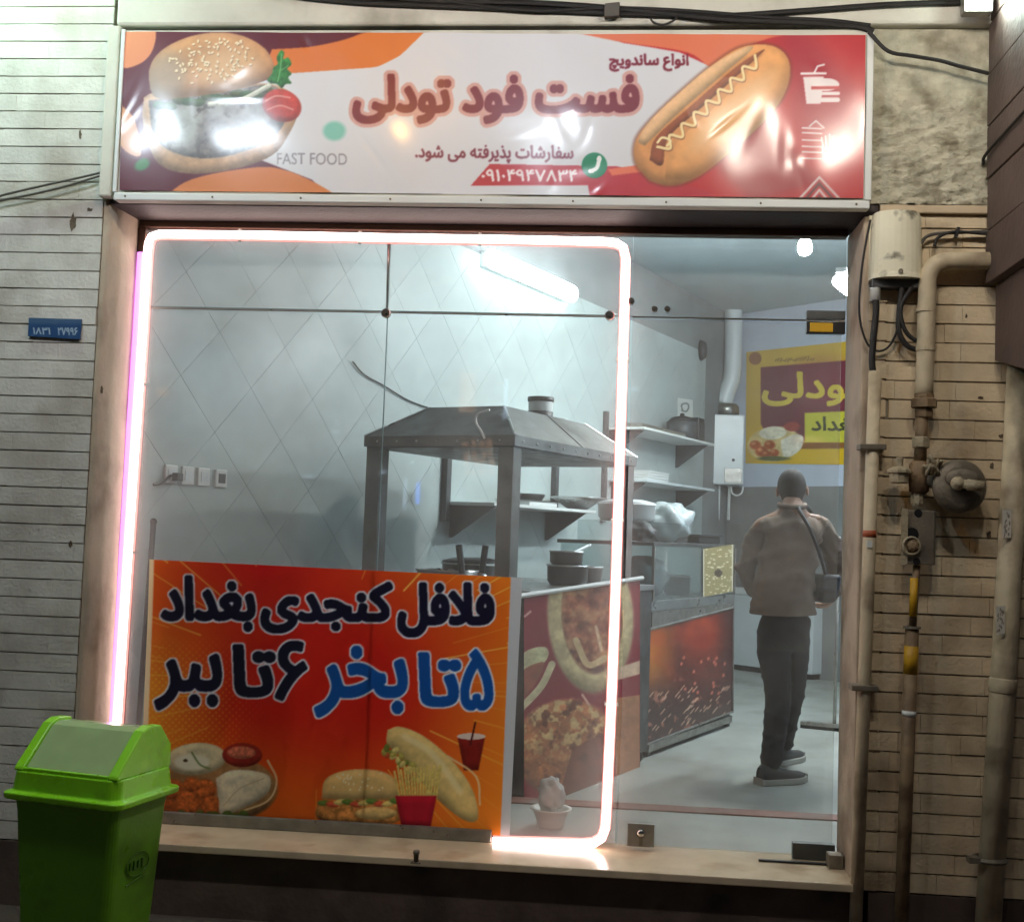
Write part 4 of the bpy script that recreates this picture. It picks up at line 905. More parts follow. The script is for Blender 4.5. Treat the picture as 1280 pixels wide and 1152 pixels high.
# panel print
TLp, TRp, BRp, BLp = (655, 747), (800, 724), (800, 962), (655, 1018)
cv = Canvas(640, 710, 812, 1030, 2.2, (138, 30, 40))
n5 = cv.noise(14, 11); n6 = cv.noise(7, 12)
def ringfood(cx, cy, rx, ry, rot, bread, fillc):
    cv.food(cv.ell(cx, cy, rx, ry, rot), bread, 9, 51, .12); cv.fill(cv.ell(cx, cy, rx*.9, ry*.9, rot)*np.clip((n6-.5)*4, 0, 1), tuple(int(c*.86) for c in bread), .6); inn = cv.ell(cx+2, cy-2, rx*.70, ry*.76, rot); cv.food(inn, fillc, 8, 52, .4); cv.fill(inn*np.clip((n5-.5)*5, 0, 1), (196, 146, 100), .8); cv.fill(inn*np.clip((.45-n5)*6, 0, 1), (90, 44, 34), .7)
cv.rec(); ringfood(738, 770, 54, 96, -3, (206, 186, 138), (150, 88, 64))
cv.fill(cv.stroke([(720, 800), (735, 830), (757, 822)], 8, True), (206, 176, 130)); cv.fill(cv.stroke([(745, 783), (752, 812)], 4, True), (216, 180, 140))
cv.fill(cv.poly([(640, 828), (660, 812), (680, 808), (686, 816), (680, 828), (662, 838), (644, 850)], True), (204, 196, 150)); cv.fill(cv.poly([(648, 842), (662, 832), (680, 828), (672, 850), (655, 872), (646, 868)], True), (150, 80, 56)); cv.fill(cv.stroke([(690, 830), (676, 858), (648, 888)], 9, True), (210, 196, 152))
pz = cv.ell(708, 935, 66, 62, -10); cv.food(pz, (176, 110, 70), 10, 53, .3); cv.fill(pz*np.clip((n6-.52)*9, 0, 1)*np.clip((960-cv.Y)/40, 0, 1), (214, 176, 120)); cv.fill(pz*np.clip((.42-n5)*7, 0, 1), (96, 50, 34), .8); cv.fill(cv.poly([(716, 935), (750, 925), (762, 1000), (700, 1010)], True), (120, 66, 52), .8)
cv.fill(cv.poly([(770, 835), (800, 825), (800, 842), (770, 850)]), (214, 180, 150)); cv.fill(cv.poly([(770, 872), (800, 868), (800, 960), (770, 970)]), (176, 120, 84))
cv.fill(cv.stroke([(656, 770), (663, 764)], 3), (214, 160, 150)); cv.fill(cv.stroke([(728, 868), (736, 880)], 3), (220, 170, 150))
cv.fill(cv.stroke([(716, 1002), (756, 985)], 2), (90, 60, 54))
cv.grain(.16, 9, 47); M['panel_print'] = mat_print('cart panel print', .4)
print_sheet('front_panel', cv, [TLp, TRp, BRp, BLp], 190, 260, lambda x, y: onn(x, y, NC), M['panel_print'], ct)
q0, q1 = onn(640, 746, NC+.004), onn(803, 722, NC+.004)
obj('panel_trim', G().tube([V(q0), V(q1)], .012, 6), 'white', ct)
# things on the cart
def pot(name, label, cat, s_, n_, z_, r, h, mname, lid=None, handle=False, rimm='steel'):
    k = thing(name, label, cat, I(s_, n_, z_)); obj('vessel', G().lathe([(r*.85, 0), (r, h*.2), (r*1.02, h*.95), (r*1.06, h), (r*.98, h), (r*.9, h*.5)], I(s_, n_, z_), 22), mname, k, smooth=True)
    obj('rim', G().tube([I(s_+r*1.04*math.cos(a_), n_+r*1.04*math.sin(a_), z_+h) for a_ in [2*PI*i/20 for i in range(20)]], .005, 6, closed=True), rimm, k)
    if lid: obj('lid', G().lathe([(r*1.02, h+.002), (r*1.02, h+.014), (r*.6, h+.03), (.012, h+.034)], I(s_, n_, z_), 22), lid, k, smooth=True)
    return k
ZW = ZC-.019
pot('fry_pot', 'dark frying pot at the near end of the steel cart', 'pot', 1.45, -1.45, ZW, .16, .09, 'steel_d', lid='black')
pot('oil_pot', 'wide steel oil pan on the cart under the hood', 'pan', 1.15, -1.42, ZW, .15, .06, 'steel')
pot('stew_pot', 'black stew pot beside the cart front panel', 'pot', 1.62, -.98, ZW, .105, .10, 'dark')
k = pot('sauce_tray', 'steel sauce tray stacked on the black stew pot', 'tray', 1.64, -1.0, ZW+.102, .085, .07, 'steel_d'); obj('spoon', G().tube([I(1.6, -.98, ZW+.15), I(1.78, -.93, ZW+.21)], .008, 6), 'steel', k)
pot('salad_tin', 'squat dark tin next to the stew pot on the cart', 'tin', 1.93, -1.02, ZW, .085, .09, 'steel_d')
for s_, n_, lab, tilt in ((1.02, -1.25, 'ladle with a thick black handle standing upright near the hood post', .03), (1.28, -1.30, 'skimmer with a black handle standing upright by the frying pot', -.02)):
    k = thing('cooking_ladle', lab, 'ladle', I(s_, n_, ZW)); obj('handle', G().tube([I(s_, n_+.0, ZW+.03), I(s_, n_-tilt, ZW+.19)], .017, 8), 'black', k); obj('cup', G().ellip(I(s_, n_, ZW+.028), .035, .035, .027, 12, 8), 'steel', k, smooth=True)
# tub and jar on the hood, loose flex on the hood
q = I(S0+.62, -1.16, tp)
pq = onplane(675, 531, (0, 0, tp), (0, 0, 1)); k = thing('storage_tub', 'white tub with a black lid and label standing on the hood', 'tub', pq)
pq = V(pq); obj('tub', G().lathe([(.066, 0.001), (.068, .01), (.07, .125), (.07, .13)], pq, 22), 'white', k, smooth=True); obj('label_band', G().lathe([(.0705, .02), (.0718, .075)], pq, 22), 'dark', k, smooth=True); obj('lid', G().lathe([(.074, .131), (.076, .136), (.076, .156), (.05, .16)], pq, 22), 'black', k, smooth=True)
pj_ = V(onplane(704, 538, (0, 0, tp), (0, 0, 1))); pj_.z = tp
k = thing('spice_jar', 'small glass jar beside the lidded tub on the hood', 'jar', pj_); obj('jar', G().lathe([(.024, .001), (.026, .045), (.018, .055)], pj_, 14), 'oil', k, smooth=True); obj('lid', G().lathe([(.021, .056), (.021, .07)], pj_, 14), 'white', k)
pts = [onplane(x, y, np.array(I(S0-.005, 0, 0)), W) for x, y in ((612, 512), (597, 518), (595, 528), (601, 538), (606, 548))]
c_ = obj('white_flex', G().tube(spline(pts, 5), .006, 6), 'white'); tag(c_, 'short white flex hanging over the near edge of the steel hood', 'flex')

# --- display counter with the fire picture
D0, D1 = 2.444, 3.896
ZD0 = float(onn(805, 785, ND)[2]); ZDB = float(onn(805, 932, ND)[2]); ZG0 = float(onn(805, 752, ND)[2]); ZG1 = float(onn(805, 682, ND)[2])
dc = thing('display_counter', 'steel display counter with a glass case and a fiery picture panel', 'counter', I((D0+D1)/2, ND-.3, FL))
obj('cabinet', G().ibox(D0, D1, ND-.62, ND-.012, ZDB-.02, ZG0-.06), 'steel_d', dc)
obj('top_band', G().ibox(D0-.01, D1+.01, ND-.63, ND-.001, ZG0-.0598, ZG0), 'steel', dc, bevel=.004)
obj('mid_band', G().ibox(D0, D1, ND-.0118, ND-.001, ZD0+.004, ZG0-.0605), 'alu', dc)
for s_ in (D0+.03, D1-.03):
    for n_ in (ND-.03, ND-.59): obj('leg', G().ibox(s_-.022, s_+.022, n_-.022, n_+.022, FL+.001, ZDB-.021), 'steel_d', dc)
obj('bottom_rail', G().ibox(D0-.005, D1+.005, ND-.03, ND+.004, ZDB-.045, ZDB-.001), 'alu', dc)
q = [(805, 788), (917, 759), (916, 889), (806, 931)]
cv = Canvas(796, 745, 926, 940, 3, (92, 30, 24)); n7 = cv.noise(26, 21); n8 = cv.noise(8, 22)
cv.fill(np.clip((850-cv.X)/34, 0, 1)*np.clip((890-cv.Y)/70, 0, 1), (214, 140, 34), .9); cv.fill(cv.blur(cv.ell(876, 790, 26, 34, 0, .9), 6), (190, 58, 26), .6); cv.fill(np.clip((n7-.45)*4, 0, 1)*np.clip((860-cv.Y)/60, 0, 1), (190, 70, 24), .6)
cv.fill(np.clip((cv.Y-845)/40, 0, 1), (52, 26, 22), .75); cv.fill(np.clip((n8-.6)*8, 0, 1)*np.clip((cv.Y-830)/40, 0, 1), (176, 110, 90), .9); cv.fill(np.clip((cv.X-895)/20, 0, 1), (50, 18, 22), .7)
rs = np.random.RandomState(9)
for k in range(60):
    x, y = 808+rs.rand()*105, 860+rs.rand()*62; l = 2+rs.rand()*5; cv.fill(cv.stroke([(x, y), (x+l*.8, y-l)], 1.2), (236, 200, 170), .85)
for k in range(18):
    x, y = 850+rs.rand()*60, 820+rs.rand()*50; cv.fill(cv.ell(x, y, 1.6, 2.4, 20), (206, 110, 90), .8)
bd = np.minimum(np.minimum(cv.X-805, 917-cv.X), 99)
M['fire_print'] = mat_print('fire panel print', .35)
print_sheet('picture_panel', cv, q, 150, 150, lambda x, y: onn(x, y, ND), M['fire_print'], dc)
for (xa, ya), (xb, yb) in zip(q, q[1:]+q[:1]): obj('panel_trim', G().tube([onn(xa, ya, ND+.003), onn(xb, yb, ND+.003)], .007, 6), 'alu', dc)
obj('glass_front', G().ibox(D0, D1, ND-.012, ND-.006, ZG0+.001, ZG1-.001), 'glassd', dc)
obj('glass_side', G().ibox(D0, D0+.006, ND-.6, ND-.013, ZG0+.001, ZG1-.001), 'glassd', dc)
obj('glass_back', G().ibox(D0+.01, D1-.01, ND-.6, ND-.594, ZG0+.001, ZG1-.001), 'glassd', dc)
obj('glass_side', G().ibox(D1-.006, D1, ND-.6, ND-.013, ZG0+.001, ZG1-.001), 'glassd', dc)
obj('case_top', G().ibox(D0-.01, D1+.01, ND-.62, ND+.0, ZG1, ZG1+.022), 'steel_d', dc, bevel=.003)
for s_ in (D0-.004, D1-.012): obj('corner_post', G().ibox(s_, s_+.018, ND-.012, ND+.004, ZG0+.001, ZG1-.001), 'alu', dc)
# inside and on the case
ZT_ = ZG1+.022
def lump(name, label, cat, c, r, m_, seed, sq=.7):
    rs = np.random.RandomState(seed); ph = rs.rand(6)*6.28
    fn = lambda p: p*(1+.14*math.sin(7*p.x/r+ph[0])*math.sin(6*p.z/r+ph[1])+.10*math.sin(9*p.y/r+ph[2]+5*p.x/r)+.05*math.sin(17*p.z/r+ph[3]+11*p.y/r))
    o = obj(name, G().ellip(V(c)+Vector((0, 0, r*sq)), r, r, r*sq, 26, 18, fn), m_, smooth=True); tag(o, label, cat); return o
lump('plastic_bag', 'crumpled clear plastic bag inside the glass display case', 'bag', I(D0+.55, ND-.3, ZG0+.002), .15, 'bag', 3, .8)
pot('food_tin', 'small dark tin inside the glass display case', 'tin', D0+.95, ND-.22, ZG0+.001, .085, .12, 'dark')
lump('tied_bag', 'puffed clear bag on top of the display case', 'bag', I(D0+.95, ND-.3, ZT_+.002), .17, 'bag', 5, .75)
k = pot('mixing_bowl', 'white upturned basin on top of the display case', 'basin', D0+.28, ND-.3, ZT_+.12, .17, .10, 'white', lid='enamel', rimm='white')
obj('stand', G().ibox(D0+.02, D0+.75, ND-.5, ND-.08, ZT_+.001, ZT_+.119), 'glassd', k)
k = thing('dark_tray', 'shallow dark tray at the far end of the display case top', 'tray', I(D1-.25, ND-.3, ZT_)); obj('tray', G().ibox(D1-.46, D1-.02, ND-.5, ND-.1, ZT_+.001, ZT_+.05), 'black', k, bevel=.01); obj('rim', G().ibox(D1-.47, D1-.01, ND-.51, ND-.09, ZT_+.051, ZT_+.058), 'dark', k)
lump('green_sack', 'dark net bag of greens on the display case top', 'sack', I(D0+.13, ND-.16, ZT_+.002), .10, 'dark', 8, .6)
cvm = Canvas(872, 676, 922, 752, 4, (138, 126, 84)); rs = np.random.RandomState(12)
for k_ in range(70): x, y = 882+rs.rand()*32, 686+rs.rand()*56; cvm.fill(cvm.stroke([(x, y), (x+rs.rand()*3, y)], 1.2), (232, 222, 190), .9)
cvm.fill(cvm.ell(898, 716, 5, 5), (70, 58, 40)); 
for k_ in range(2): cvm.fill(cvm.stroke([(879.5+k_*36, 680), (879.5+k_*36, 748)], 1.4), (206, 200, 180))
k = print_sheet('menu_card', cvm, [(879, 686), (917, 680), (916, 739), (879, 746)], 50, 70, lambda x, y: onn(x, y, ND+.004), M['paper_print']); tag(k, 'gold menu card with pale print stuck to the display case glass', 'menu')

# --- back of the shop: boiler, flue, poster, freezer
PB = onplane(902, 560, np.array([0, 7.55, 0]), np.array([0, 1, 0])); YBo = 7.45
a = ony(877, 517, YBo); b = ony(929, 606, YBo)
bo = thing('wall_boiler', 'white wall hung boiler with a flue pipe in the far corner', 'boiler', ((a[0]+b[0])/2, YBo+.2, b[2]))
obj('casing', G().box(a[0], b[0], YBo, YBo+.34, b[2], a[2]), 'enamel', bo, bevel=.012)
obj('control_panel', G().box(a[0]+(b[0]-a[0])*.56, b[0]-.015, YBo-.006, YBo-.0005, b[2]+.015, b[2]+.16), 'alu', bo, bevel=.004)
obj('knob', G().lathe([(.016, 0), (.014, .012)], (a[0]+(b[0]-a[0])*.76, YBo-.0002, b[2]+.24), 12, axis=(0, -1, 0)), 'black', bo)
cx = a[0]+(b[0]-a[0])*.6
obj('flue_collar', G().lathe([(.13, 0), (.125, .09), (.10, .12)], (cx, YBo+.17, a[2]+.001), 20), 'alu', bo, smooth=True)
fl = [ony(x, y, YBo+.17) for x, y in ((904, 505), (909, 488), (915, 470), (917, 430), (917, 385), (917, 360))]
obj('flue_pipe', G().tube(spline(fl, 5), .088, 16), 'enamel', bo, smooth=True)
for dx in (.12, .2, .3): obj('water_pipe', G().tube([(a[0]+dx, YBo+.15, b[2]-.002), (a[0]+dx, YBo+.18, b[2]-.34)], .014, 8), 'white', bo)
pts = [ony(x, y, YBo+.1) for x, y in ((914, 607), (915, 616), (921, 619), (927, 616), (929, 608))]; obj('hose', G().tube(spline(pts, 4), .009, 6), 'white', bo)
# poster
pq = [(933, 440), (1075, 425), (1075, 581), (932, 579)]
cv = Canvas(925, 415, 1085, 590, 3, (208, 172, 60)); n9 = cv.noise(40, 31)
cv.fill(np.clip((n9-.4)*2, 0, 1), (222, 186, 84), .5)
cv.fill(cv.poly([(951, 459), (1076, 449), (1076, 552), (1006, 551), (960, 545), (951, 530)]), (112, 44, 58)); cv.fill(cv.blur(cv.ell(1030, 480, 40, 30, 0, .9), 5), (150, 70, 80), .5)
cv.fill(cv.ell(944, 448, 8, 8), (150, 96, 50))
t = cv.text('تودلی', 952, 464, 1074, 508, bold=1.6); cv.fill(t, (222, 196, 70))
cv.fill(cv.poly([(1006, 516), (1076, 513), (1076, 554), (1006, 553)]), (206, 200, 60)); cv.fill(cv.text('بغداد', 1014, 520, 1070, 543, bold=.8), (60, 62, 30))
cv.fill(cv.poly([(1000, 562), (1076, 561), (1076, 584), (925, 584), (960, 572)]), (220, 180, 36)); cv.fill(cv.poly([(1000, 553), (1076, 553), (1076, 560), (1000, 561)]), (140, 90, 40))
rs = np.random.RandomState(33)
for k_ in range(16): x = 969+k_*3.1; cv.fill(cv.stroke([(x, 452-k_*.15+rs.uniform(-1, 1)), (x+2, 449-k_*.15+rs.uniform(-2, 2))], 1.3), (120, 90, 50))
cv.rec(); cv.fill(cv.ell(968, 555, 34, 22, -6), (214, 190, 130)); cv.fill(cv.ell(966, 541, 17, 8, -4), (232, 226, 200))
for x, y, r in ((944, 556, 7), (952, 564, 8), (962, 556, 7), (958, 568, 6), (968, 566, 6)): cv.fill(cv.ell(x, y, r, r*.8, 0, .4), (170, 84, 44)); cv.fill(cv.ell(x-2, y-2, r*.4, r*.3, 0, .7), (214, 140, 90))
cv.fill(cv.poly([(976, 550), (992, 543), (1004, 546), (1000, 562), (982, 572), (977, 562)], True), (230, 224, 204)); cv.fill(cv.ell(990, 533, 10, 6, 0), (160, 70, 60)); cv.fill(cv.ell(967, 573, 20, 3, 0, .5), (96, 104, 54))
cv.grain(.15, 6, 49); M['poster_print'] = mat_print('poster print', .3)
po = print_sheet('poster', cv, pq, 150, 170, lambda x, y: onback(x, y, .006), M['poster_print']); tag(po, 'yellow and maroon food poster on the back wall above the man', 'poster')
# chest freezer
nc_ = V(onz(1015, 850, FL)); fz = thing('chest_freezer', 'white chest freezer against the back wall behind the man', 'freezer', nc_)
dL = -V(BD); dB = -V(BN)
LFz = 1.25; HF = float(onplane(935, 735, np.array(nc_), BN)[2])
P = [nc_, nc_+dL*LFz, nc_+dL*LFz+dB*.56, nc_+dB*.56]
def pr(P, z0, z1): return G().hexa([Vector((p.x, p.y, z0)) for p in P]+[Vector((p.x, p.y, z1)) for p in P])
obj('body', pr(P, FL+.05, HF-.07), 'enamel', fz, bevel=.008); obj('base', pr([nc_+dL*.02+dB*.02, nc_+dL*(LFz-.02)+dB*.02, nc_+dL*(LFz-.02)+dB*.54, nc_+dL*.02+dB*.54], FL+.001, FL+.05), 'black', fz)
obj('lid', pr([p for p in P], HF-.066, HF), 'white', fz, bevel=.012)
obj('handle', G().obox(nc_+dL*.6+V(BN)*.012+Vector((0, 0, HF-.04-nc_.z)), BD, BN, (0, 0, 1), .09, .012, .012), 'alu', fz, bevel=.004)
# --- squeegee leaning by the door
q = V(onz(1024, 909, FL)); sq = thing('floor_squeegee', 'floor squeegee with a long handle standing on the tiled floor', 'squeegee', q)
e0, e1 = V(onz(1001, 909, FL)), V(onz(1052, 914, FL)); 
dv = (e1-e0).normalized(); obj('blade', G().obox((e0+e1)/2+Vector((0, 0, .012)), dv, (0, 0, 1), dv.cross(Vector((0, 0, 1))), (e1-e0).length/2, .011, .02), 'black', sq); obj('head', G().obox((e0+e1)/2+Vector((0, 0, .035)), dv, (0, 0, 1), dv.cross(Vector((0, 0, 1))), (e1-e0).length/2, .012, .03), 'alu', sq, bevel=.004)
ht = e0.lerp(e1, .82)+Vector((0, 0, .046)); obj('handle', G().tube([ht, ht+Vector((.02, .06, 1.25))], .012, 8), 'alu', sq, smooth=True)
# --- bowl with napkin behind the glass
q = V(onz(688, 1033, ZS-.003)); bw_ = thing('foam_bowl', 'white foam bowl on the step behind the window corner', 'bowl', q)
obj('bowl', G().lathe([(.052, .001), (.06, .03), (.072, .066), (.084, .072), (.084, .077), (.068, .075), (.05, .02)], q, 26), 'foam', bw_, smooth=True)
lump('crumpled_tissue', 'crumpled white tissue standing in the foam bowl', 'tissue', (q.x, q.y, q.z+.055), .052, 'napkin', 14, 1.35)
# thin upright rod at the left inside
q0, q1 = ony(192, 652, .42), ony(187, 720, .42)
k = thing('metal_rod', 'dark upright rod just inside the window beside the red banner', 'rod', (q1[0], q1[1], ZS)); obj('rod', G().tube([(q1[0]-.02, .42, ZS-.002), q0], .012, 8), 'dark', k); obj('cap', ball(q0, .015), 'black', k)

# ================================================================== PERSON
YM = 2.15
def PM(x, y, dy=0.): return V(ony(x, y, YM+dy))
def skin_mesh(nodes, edges, sub=2, root=0):
    me = bpy.data.meshes.new('tmp'); me.from_pydata([tuple(n[0]) for n in nodes], edges, []); o = bpy.data.objects.new('tmp', me); COL.objects.link(o)
    md = o.modifiers.new('s', 'SKIN'); md.use_smooth_shade = True; md.branch_smoothing = .6
    for i, n in enumerate(nodes):
        sv = me.skin_vertices[0].data[i]; r = n[1]; sv.radius = r if hasattr(r, '__len__') else (r, r); sv.use_root = (i == root)
    sb = o.modifiers.new('u', 'SUBSURF'); sb.levels = sub; sb.render_levels = sub
    bpy.context.view_layer.update(); dg = bpy.context.evaluated_depsgraph_get()
    out = bpy.data.meshes.new_from_object(o.evaluated_get(dg)); bpy.data.objects.remove(o); bpy.data.meshes.remove(me)
    return out
def wrinkle(me, amp, fx, seed, zlo=-9, zhi=9):
    rs = np.random.RandomState(seed); ph = rs.rand(8)*6.28
    for v in me.vertices:
        c = v.co
        if not zlo < c.z < zhi: continue
        rg_ = lambda t: (1-abs(math.sin(t)))**3
        d = rg_(c.z*fx*.5+9*c.x+ph[0]+1.5*math.sin(c.x*13+ph[1]))*.9+rg_(c.z*fx*.3-c.x*17+ph[2]+math.sin(c.z*20))*.7+rg_(c.x*21+c.z*12+ph[3])*.4-.45
        v.co = c+v.normal*(d*amp)
    me.update()
feet_n = V(onz(974, 985, FL))
man = thing('person', 'person in brown sweatshirt and black trousers bending with back to the door', 'person', (feet_n.x, feet_n.y+.3, FL))
# body: one continuous figure under the clothes
hc = PM(990, 611, .17)                       # head centre
sh_c = PM(989, 648, .05); neck = PM(991, 630, .07); chest = PM(985, 690, 0); waist = PM(979, 735, -.03); pel = PM(979, 778, .0)
shL, shR = PM(949, 654, .04), PM(1031, 652, .06); elL, elR = PM(932, 706, .06), PM(1046, 708, .12); wrL, wrR = PM(944, 744, .26), PM(1038, 752, .36)
hipA, hipB = PM(964, 795, -.02), PM(994, 795, .05); knA, knB = PM(974, 872, -.04), PM(990, 868, .20)
anA = V(onz(963, 980, FL)); anA.z = FL+.10; anB = V(onz(978, 955, FL)); anB.z = FL+.10
nodes = [(pel, (.095, .07)), (waist, (.11, .085)), (chest, (.13, .085)), (sh_c, (.08, .055)), (neck, .058), (hc+Vector((0, -.01, -.055)), .062), (shL, .04), (elL, .034), (wrL, .026), (shR, .04), (elR, .034), (wrR, .028), (hipA, .055), (knA, .045), (anA, .042), (hipB, .055), (knB, .045), (anB, .042)]
edges = [(0, 1), (1, 2), (2, 3), (3, 4), (4, 5), (3, 6), (6, 7), (7, 8), (3, 9), (9, 10), (10, 11), (0, 12), (12, 13), (13, 14), (0, 15), (15, 16), (16, 17)]
def hand(nodes, edges, wi, fore, side):
    w = nodes[wi][0]; f = fore.normalized(); u = side.normalized(); dn = f.cross(u)
    nodes.append((w+f*.05, (.034, .016))); p = len(nodes)-1; edges.append((wi, p))
    nodes.append((w+f*.088, (.038, .014))); k = len(nodes)-1; edges.append((p, k))
    for i, (o, l) in enumerate(((-.03, .062), (-.01, .074), (.01, .07), (.028, .055))):
        b = w+f*.09+u*o; nodes.append((b+f*l*.5, .0088)); a = len(nodes)-1; edges.append((k, a)); nodes.append((b+f*l*.8-dn*l*.35, .0082)); edges.append((a, a+1))
    b = w+f*.045-u*.038; nodes.append((b+f*.018-u*.012, .011)); a = len(nodes)-1; edges.append((p, a)); nodes.append((b+f*.05-u*.018-dn*.01, .009)); edges.append((a, a+1))
hand(nodes, edges, 8, Vector((.25, .9, -.3)), Vector((-1, .25, 0))); hand(nodes, edges, 11, Vector((-.2, .9, -.3)), Vector((1, .25, 0)))
bm_ = skin_mesh(nodes, edges)
# head joined into the same mesh
def headfn(p):
    q = p.copy()
    if q.z > 0: q.z *= .88; k_ = 1+.10*(q.z/.1); q.x *= k_; q.y *= k_
    if q.z < 0: q.x *= 1+.28*q.z/.118; q.y = q.y*(1+.10*q.z/.118)+.012*(-q.z/.118)
    if q.y < 0: q.y *= 1.08
    f = q.y/.095
    if f > .55 and -.05 < p.z < .03: q.y += .022*math.exp(-(p.x/.014)**2-((p.z+.015)/.022)**2)      # nose
    if f > .5: q.y -= .008*math.exp(-((abs(p.x)-.03)/.014)**2-((p.z-.008)/.013)**2); q.y -= .004*math.exp(-(p.x/.025)**2-((p.z+.058)/.006)**2)
    return q
hrot = Matrix.Rotation(math.radians(-30), 4, 'X') @ Matrix.Rotation(math.radians(-8), 4, 'Z')
hg = G().ellip((0, 0, 0), .076, .096, .122, 28, 20, headfn)
for sgn in (-1, 1): hg.ellip((sgn*.08, .004, -.012), .010, .02, .03, 10, 8)
hg.v = [tuple(hc + (hrot @ Vector(v))) for v in hg.v]
b = bmesh.new(); b.from_mesh(bm_); t_ = bpy.data.meshes.new('t'); t_.from_pydata(hg.v, [], hg.f); b.from_mesh(t_); b.to_mesh(bm_); b.free(); bpy.data.meshes.remove(t_)
body = obj('body', bm_, 'skin', man, smooth=True)
# eyes
for sgn in (-1, 1): obj('eye', ball(hc+hrot @ Vector((sgn*.03, .082, .008)), .011), 'white', man, smooth=True)
# hair: cap over crown and nape
hg = G().ellip((0, 0, 0), .0782, .0985, .1245, 44, 34, headfn)
keep = []
for f in hg.f:
    c = sum((Vector(hg.v[i]) for i in f), Vector())/len(f)
    if c.z > .045 or (c.y < -.005 and c.z > -.098-.01*abs(c.x)/.07+.006*math.sin(c.x*210)) or (abs(c.x) > .055 and c.z > .0 and c.y < .04): keep.append(f)
hg.f = keep; rs = np.random.RandomState(4); hg.v = [tuple(hc + hrot @ (Vector(v)*(1+rs.uniform(-.003, .012)))) for v in hg.v]
obj('hair', hg, 'hair', man, smooth=True)
# sweatshirt
K = 1.0
nodes = [(PM(977, 800, -.005), (.192, .15)), (PM(978, 756, -.02), (.188, .145)), (PM(982, 718, -.03), (.178, .125)), (PM(987, 682, -.01), (.185, .125)), (PM(990, 656, .05), (.145, .10)), (PM(990, 637, .06), (.082, .075)),
         (PM(953, 659, .06), (.078, .078)), (PM(942, 684, .06), .070), (PM(932, 710, .06), (.060, .060)), (PM(937, 728, .16), .052), (PM(943, 742, .24), .045),
         (PM(1028, 655, .08), (.080, .08)), (PM(1039, 682, .10), .072), (PM(1047, 708, .13), .062), (PM(1043, 732, .22), .056), (PM(1038, 748, .33), .045)]
sm = skin_mesh(nodes, [(0, 1), (1, 2), (2, 3), (3, 4), (4, 5), (4, 6), (6, 7), (7, 8), (8, 9), (9, 10), (4, 11), (11, 12), (12, 13), (13, 14), (14, 15)], 3)
wrinkle(sm, .021, 46, 3)
b = bmesh.new(); b.from_mesh(sm); bmesh.ops.bisect_plane(b, geom=b.verts[:]+b.edges[:]+b.faces[:], plane_co=PM(979, 769, -.1), plane_no=(.03, .05, -1), clear_outer=True); b.to_mesh(sm); b.free()
obj('sweatshirt', sm, 'shirt', man, smooth=True)
hr = []
for i in range(24):
    a_ = 2*PI*i/24; c = PM(990, 631, .07); hr.append(c+Vector((.068*math.cos(a_), .066*math.sin(a_)-.01, .012*math.sin(a_)-.0)))
obj('collar', G().tube(hr, .014, 8, closed=True), 'shirt', man, smooth=True)
# trousers
nodes = [(PM(979, 758, -.015), (.165, .125)), (PM(979, 784, 0), (.168, .128)), (hipA+Vector((.005, 0, -.02)), (.118, .118)), (hipA.lerp(knA, .55), .086), (knA, .073), (knA.lerp(anA, .5), .066), (anA+Vector((0, 0, .03)), .06), (anA+Vector((0, .005, -.03)), .058),
         (hipB+Vector((-.005, 0, -.02)), (.118, .118)), (hipB.lerp(knB, .55), .084), (knB, .072), (knB.lerp(anB, .5), .064), (anB+Vector((0, 0, .03)), .062), (anB+Vector((0, .005, -.03)), .058)]
tm = skin_mesh(nodes, [(0, 1), (1, 2), (2, 3), (3, 4), (4, 5), (5, 6), (6, 7), (1, 8), (8, 9), (9, 10), (10, 11), (11, 12), (12, 13)], 3, root=1)
wrinkle(tm, .008, 60, 8); obj('trousers', tm, 'trouser', man, smooth=True)
# shoes
def shoe(heel, d, L=.285):
    d = V(d).normalized(); sd = d.cross(Vector((0, 0, 1))); P = []
    prof = [(0, .030, .085, .0), (.06, .040, .10, .0), (.25, .043, .098, 0), (.45, .045, .075, 0), (.7, .050, .058, 0), (.88, .042, .05, .004), (1.0, .014, .03, .010)]
    up = G(); so_ = G(); n = 14
    for t, w, hgt, z0 in prof:
        for k in range(n):
            a_ = 2*PI*k/n; x = math.cos(a_)*w; zz = max(0, math.sin(a_)); up.v.append(tuple(heel+d*(t*L)+sd*x+Vector((0, 0, .026+z0+(hgt-.02)*zz**.7))))
        so_.v += [tuple(heel+d*((t-.5)*1.05*L+.5*L)+sd*(w*1.12*q)+Vector((0, 0, z0*.8+h_))) for q, h_ in ((-1, 0), (1, 0), (1.02, .032), (-1.02, .032))]
    m_ = len(prof)
    for i in range(m_-1):
        for k in range(n): up.f.append((i*n+k, i*n+(k+1) % n, (i+1)*n+(k+1) % n, (i+1)*n+k))
        for k in range(4): so_.f.append((i*4+k, i*4+(k+1) % 4, (i+1)*4+(k+1) % 4, (i+1)*4+k))
    for gg, q in ((up, n), (so_, 4)): gg.f.append(tuple(range(q))); gg.f.append(tuple(range((m_-1)*q, m_*q))[::-1])
    s_ = obj('shoe', up, 'shoe', man, smooth=True); obj('sole', so_, 'sole', s_, bevel=.006)
hA = V(onz(953, 984, FL)); hA.z = FL; shoe(Vector((anA.x, anA.y, FL+.001))-Vector((.86, .5, 0)).normalized()*.07, (.86, .5, 0)); shoe(Vector((anB.x, anB.y, FL+.001))-Vector((.6, .8, 0)).normalized()*.07, (.6, .8, 0))
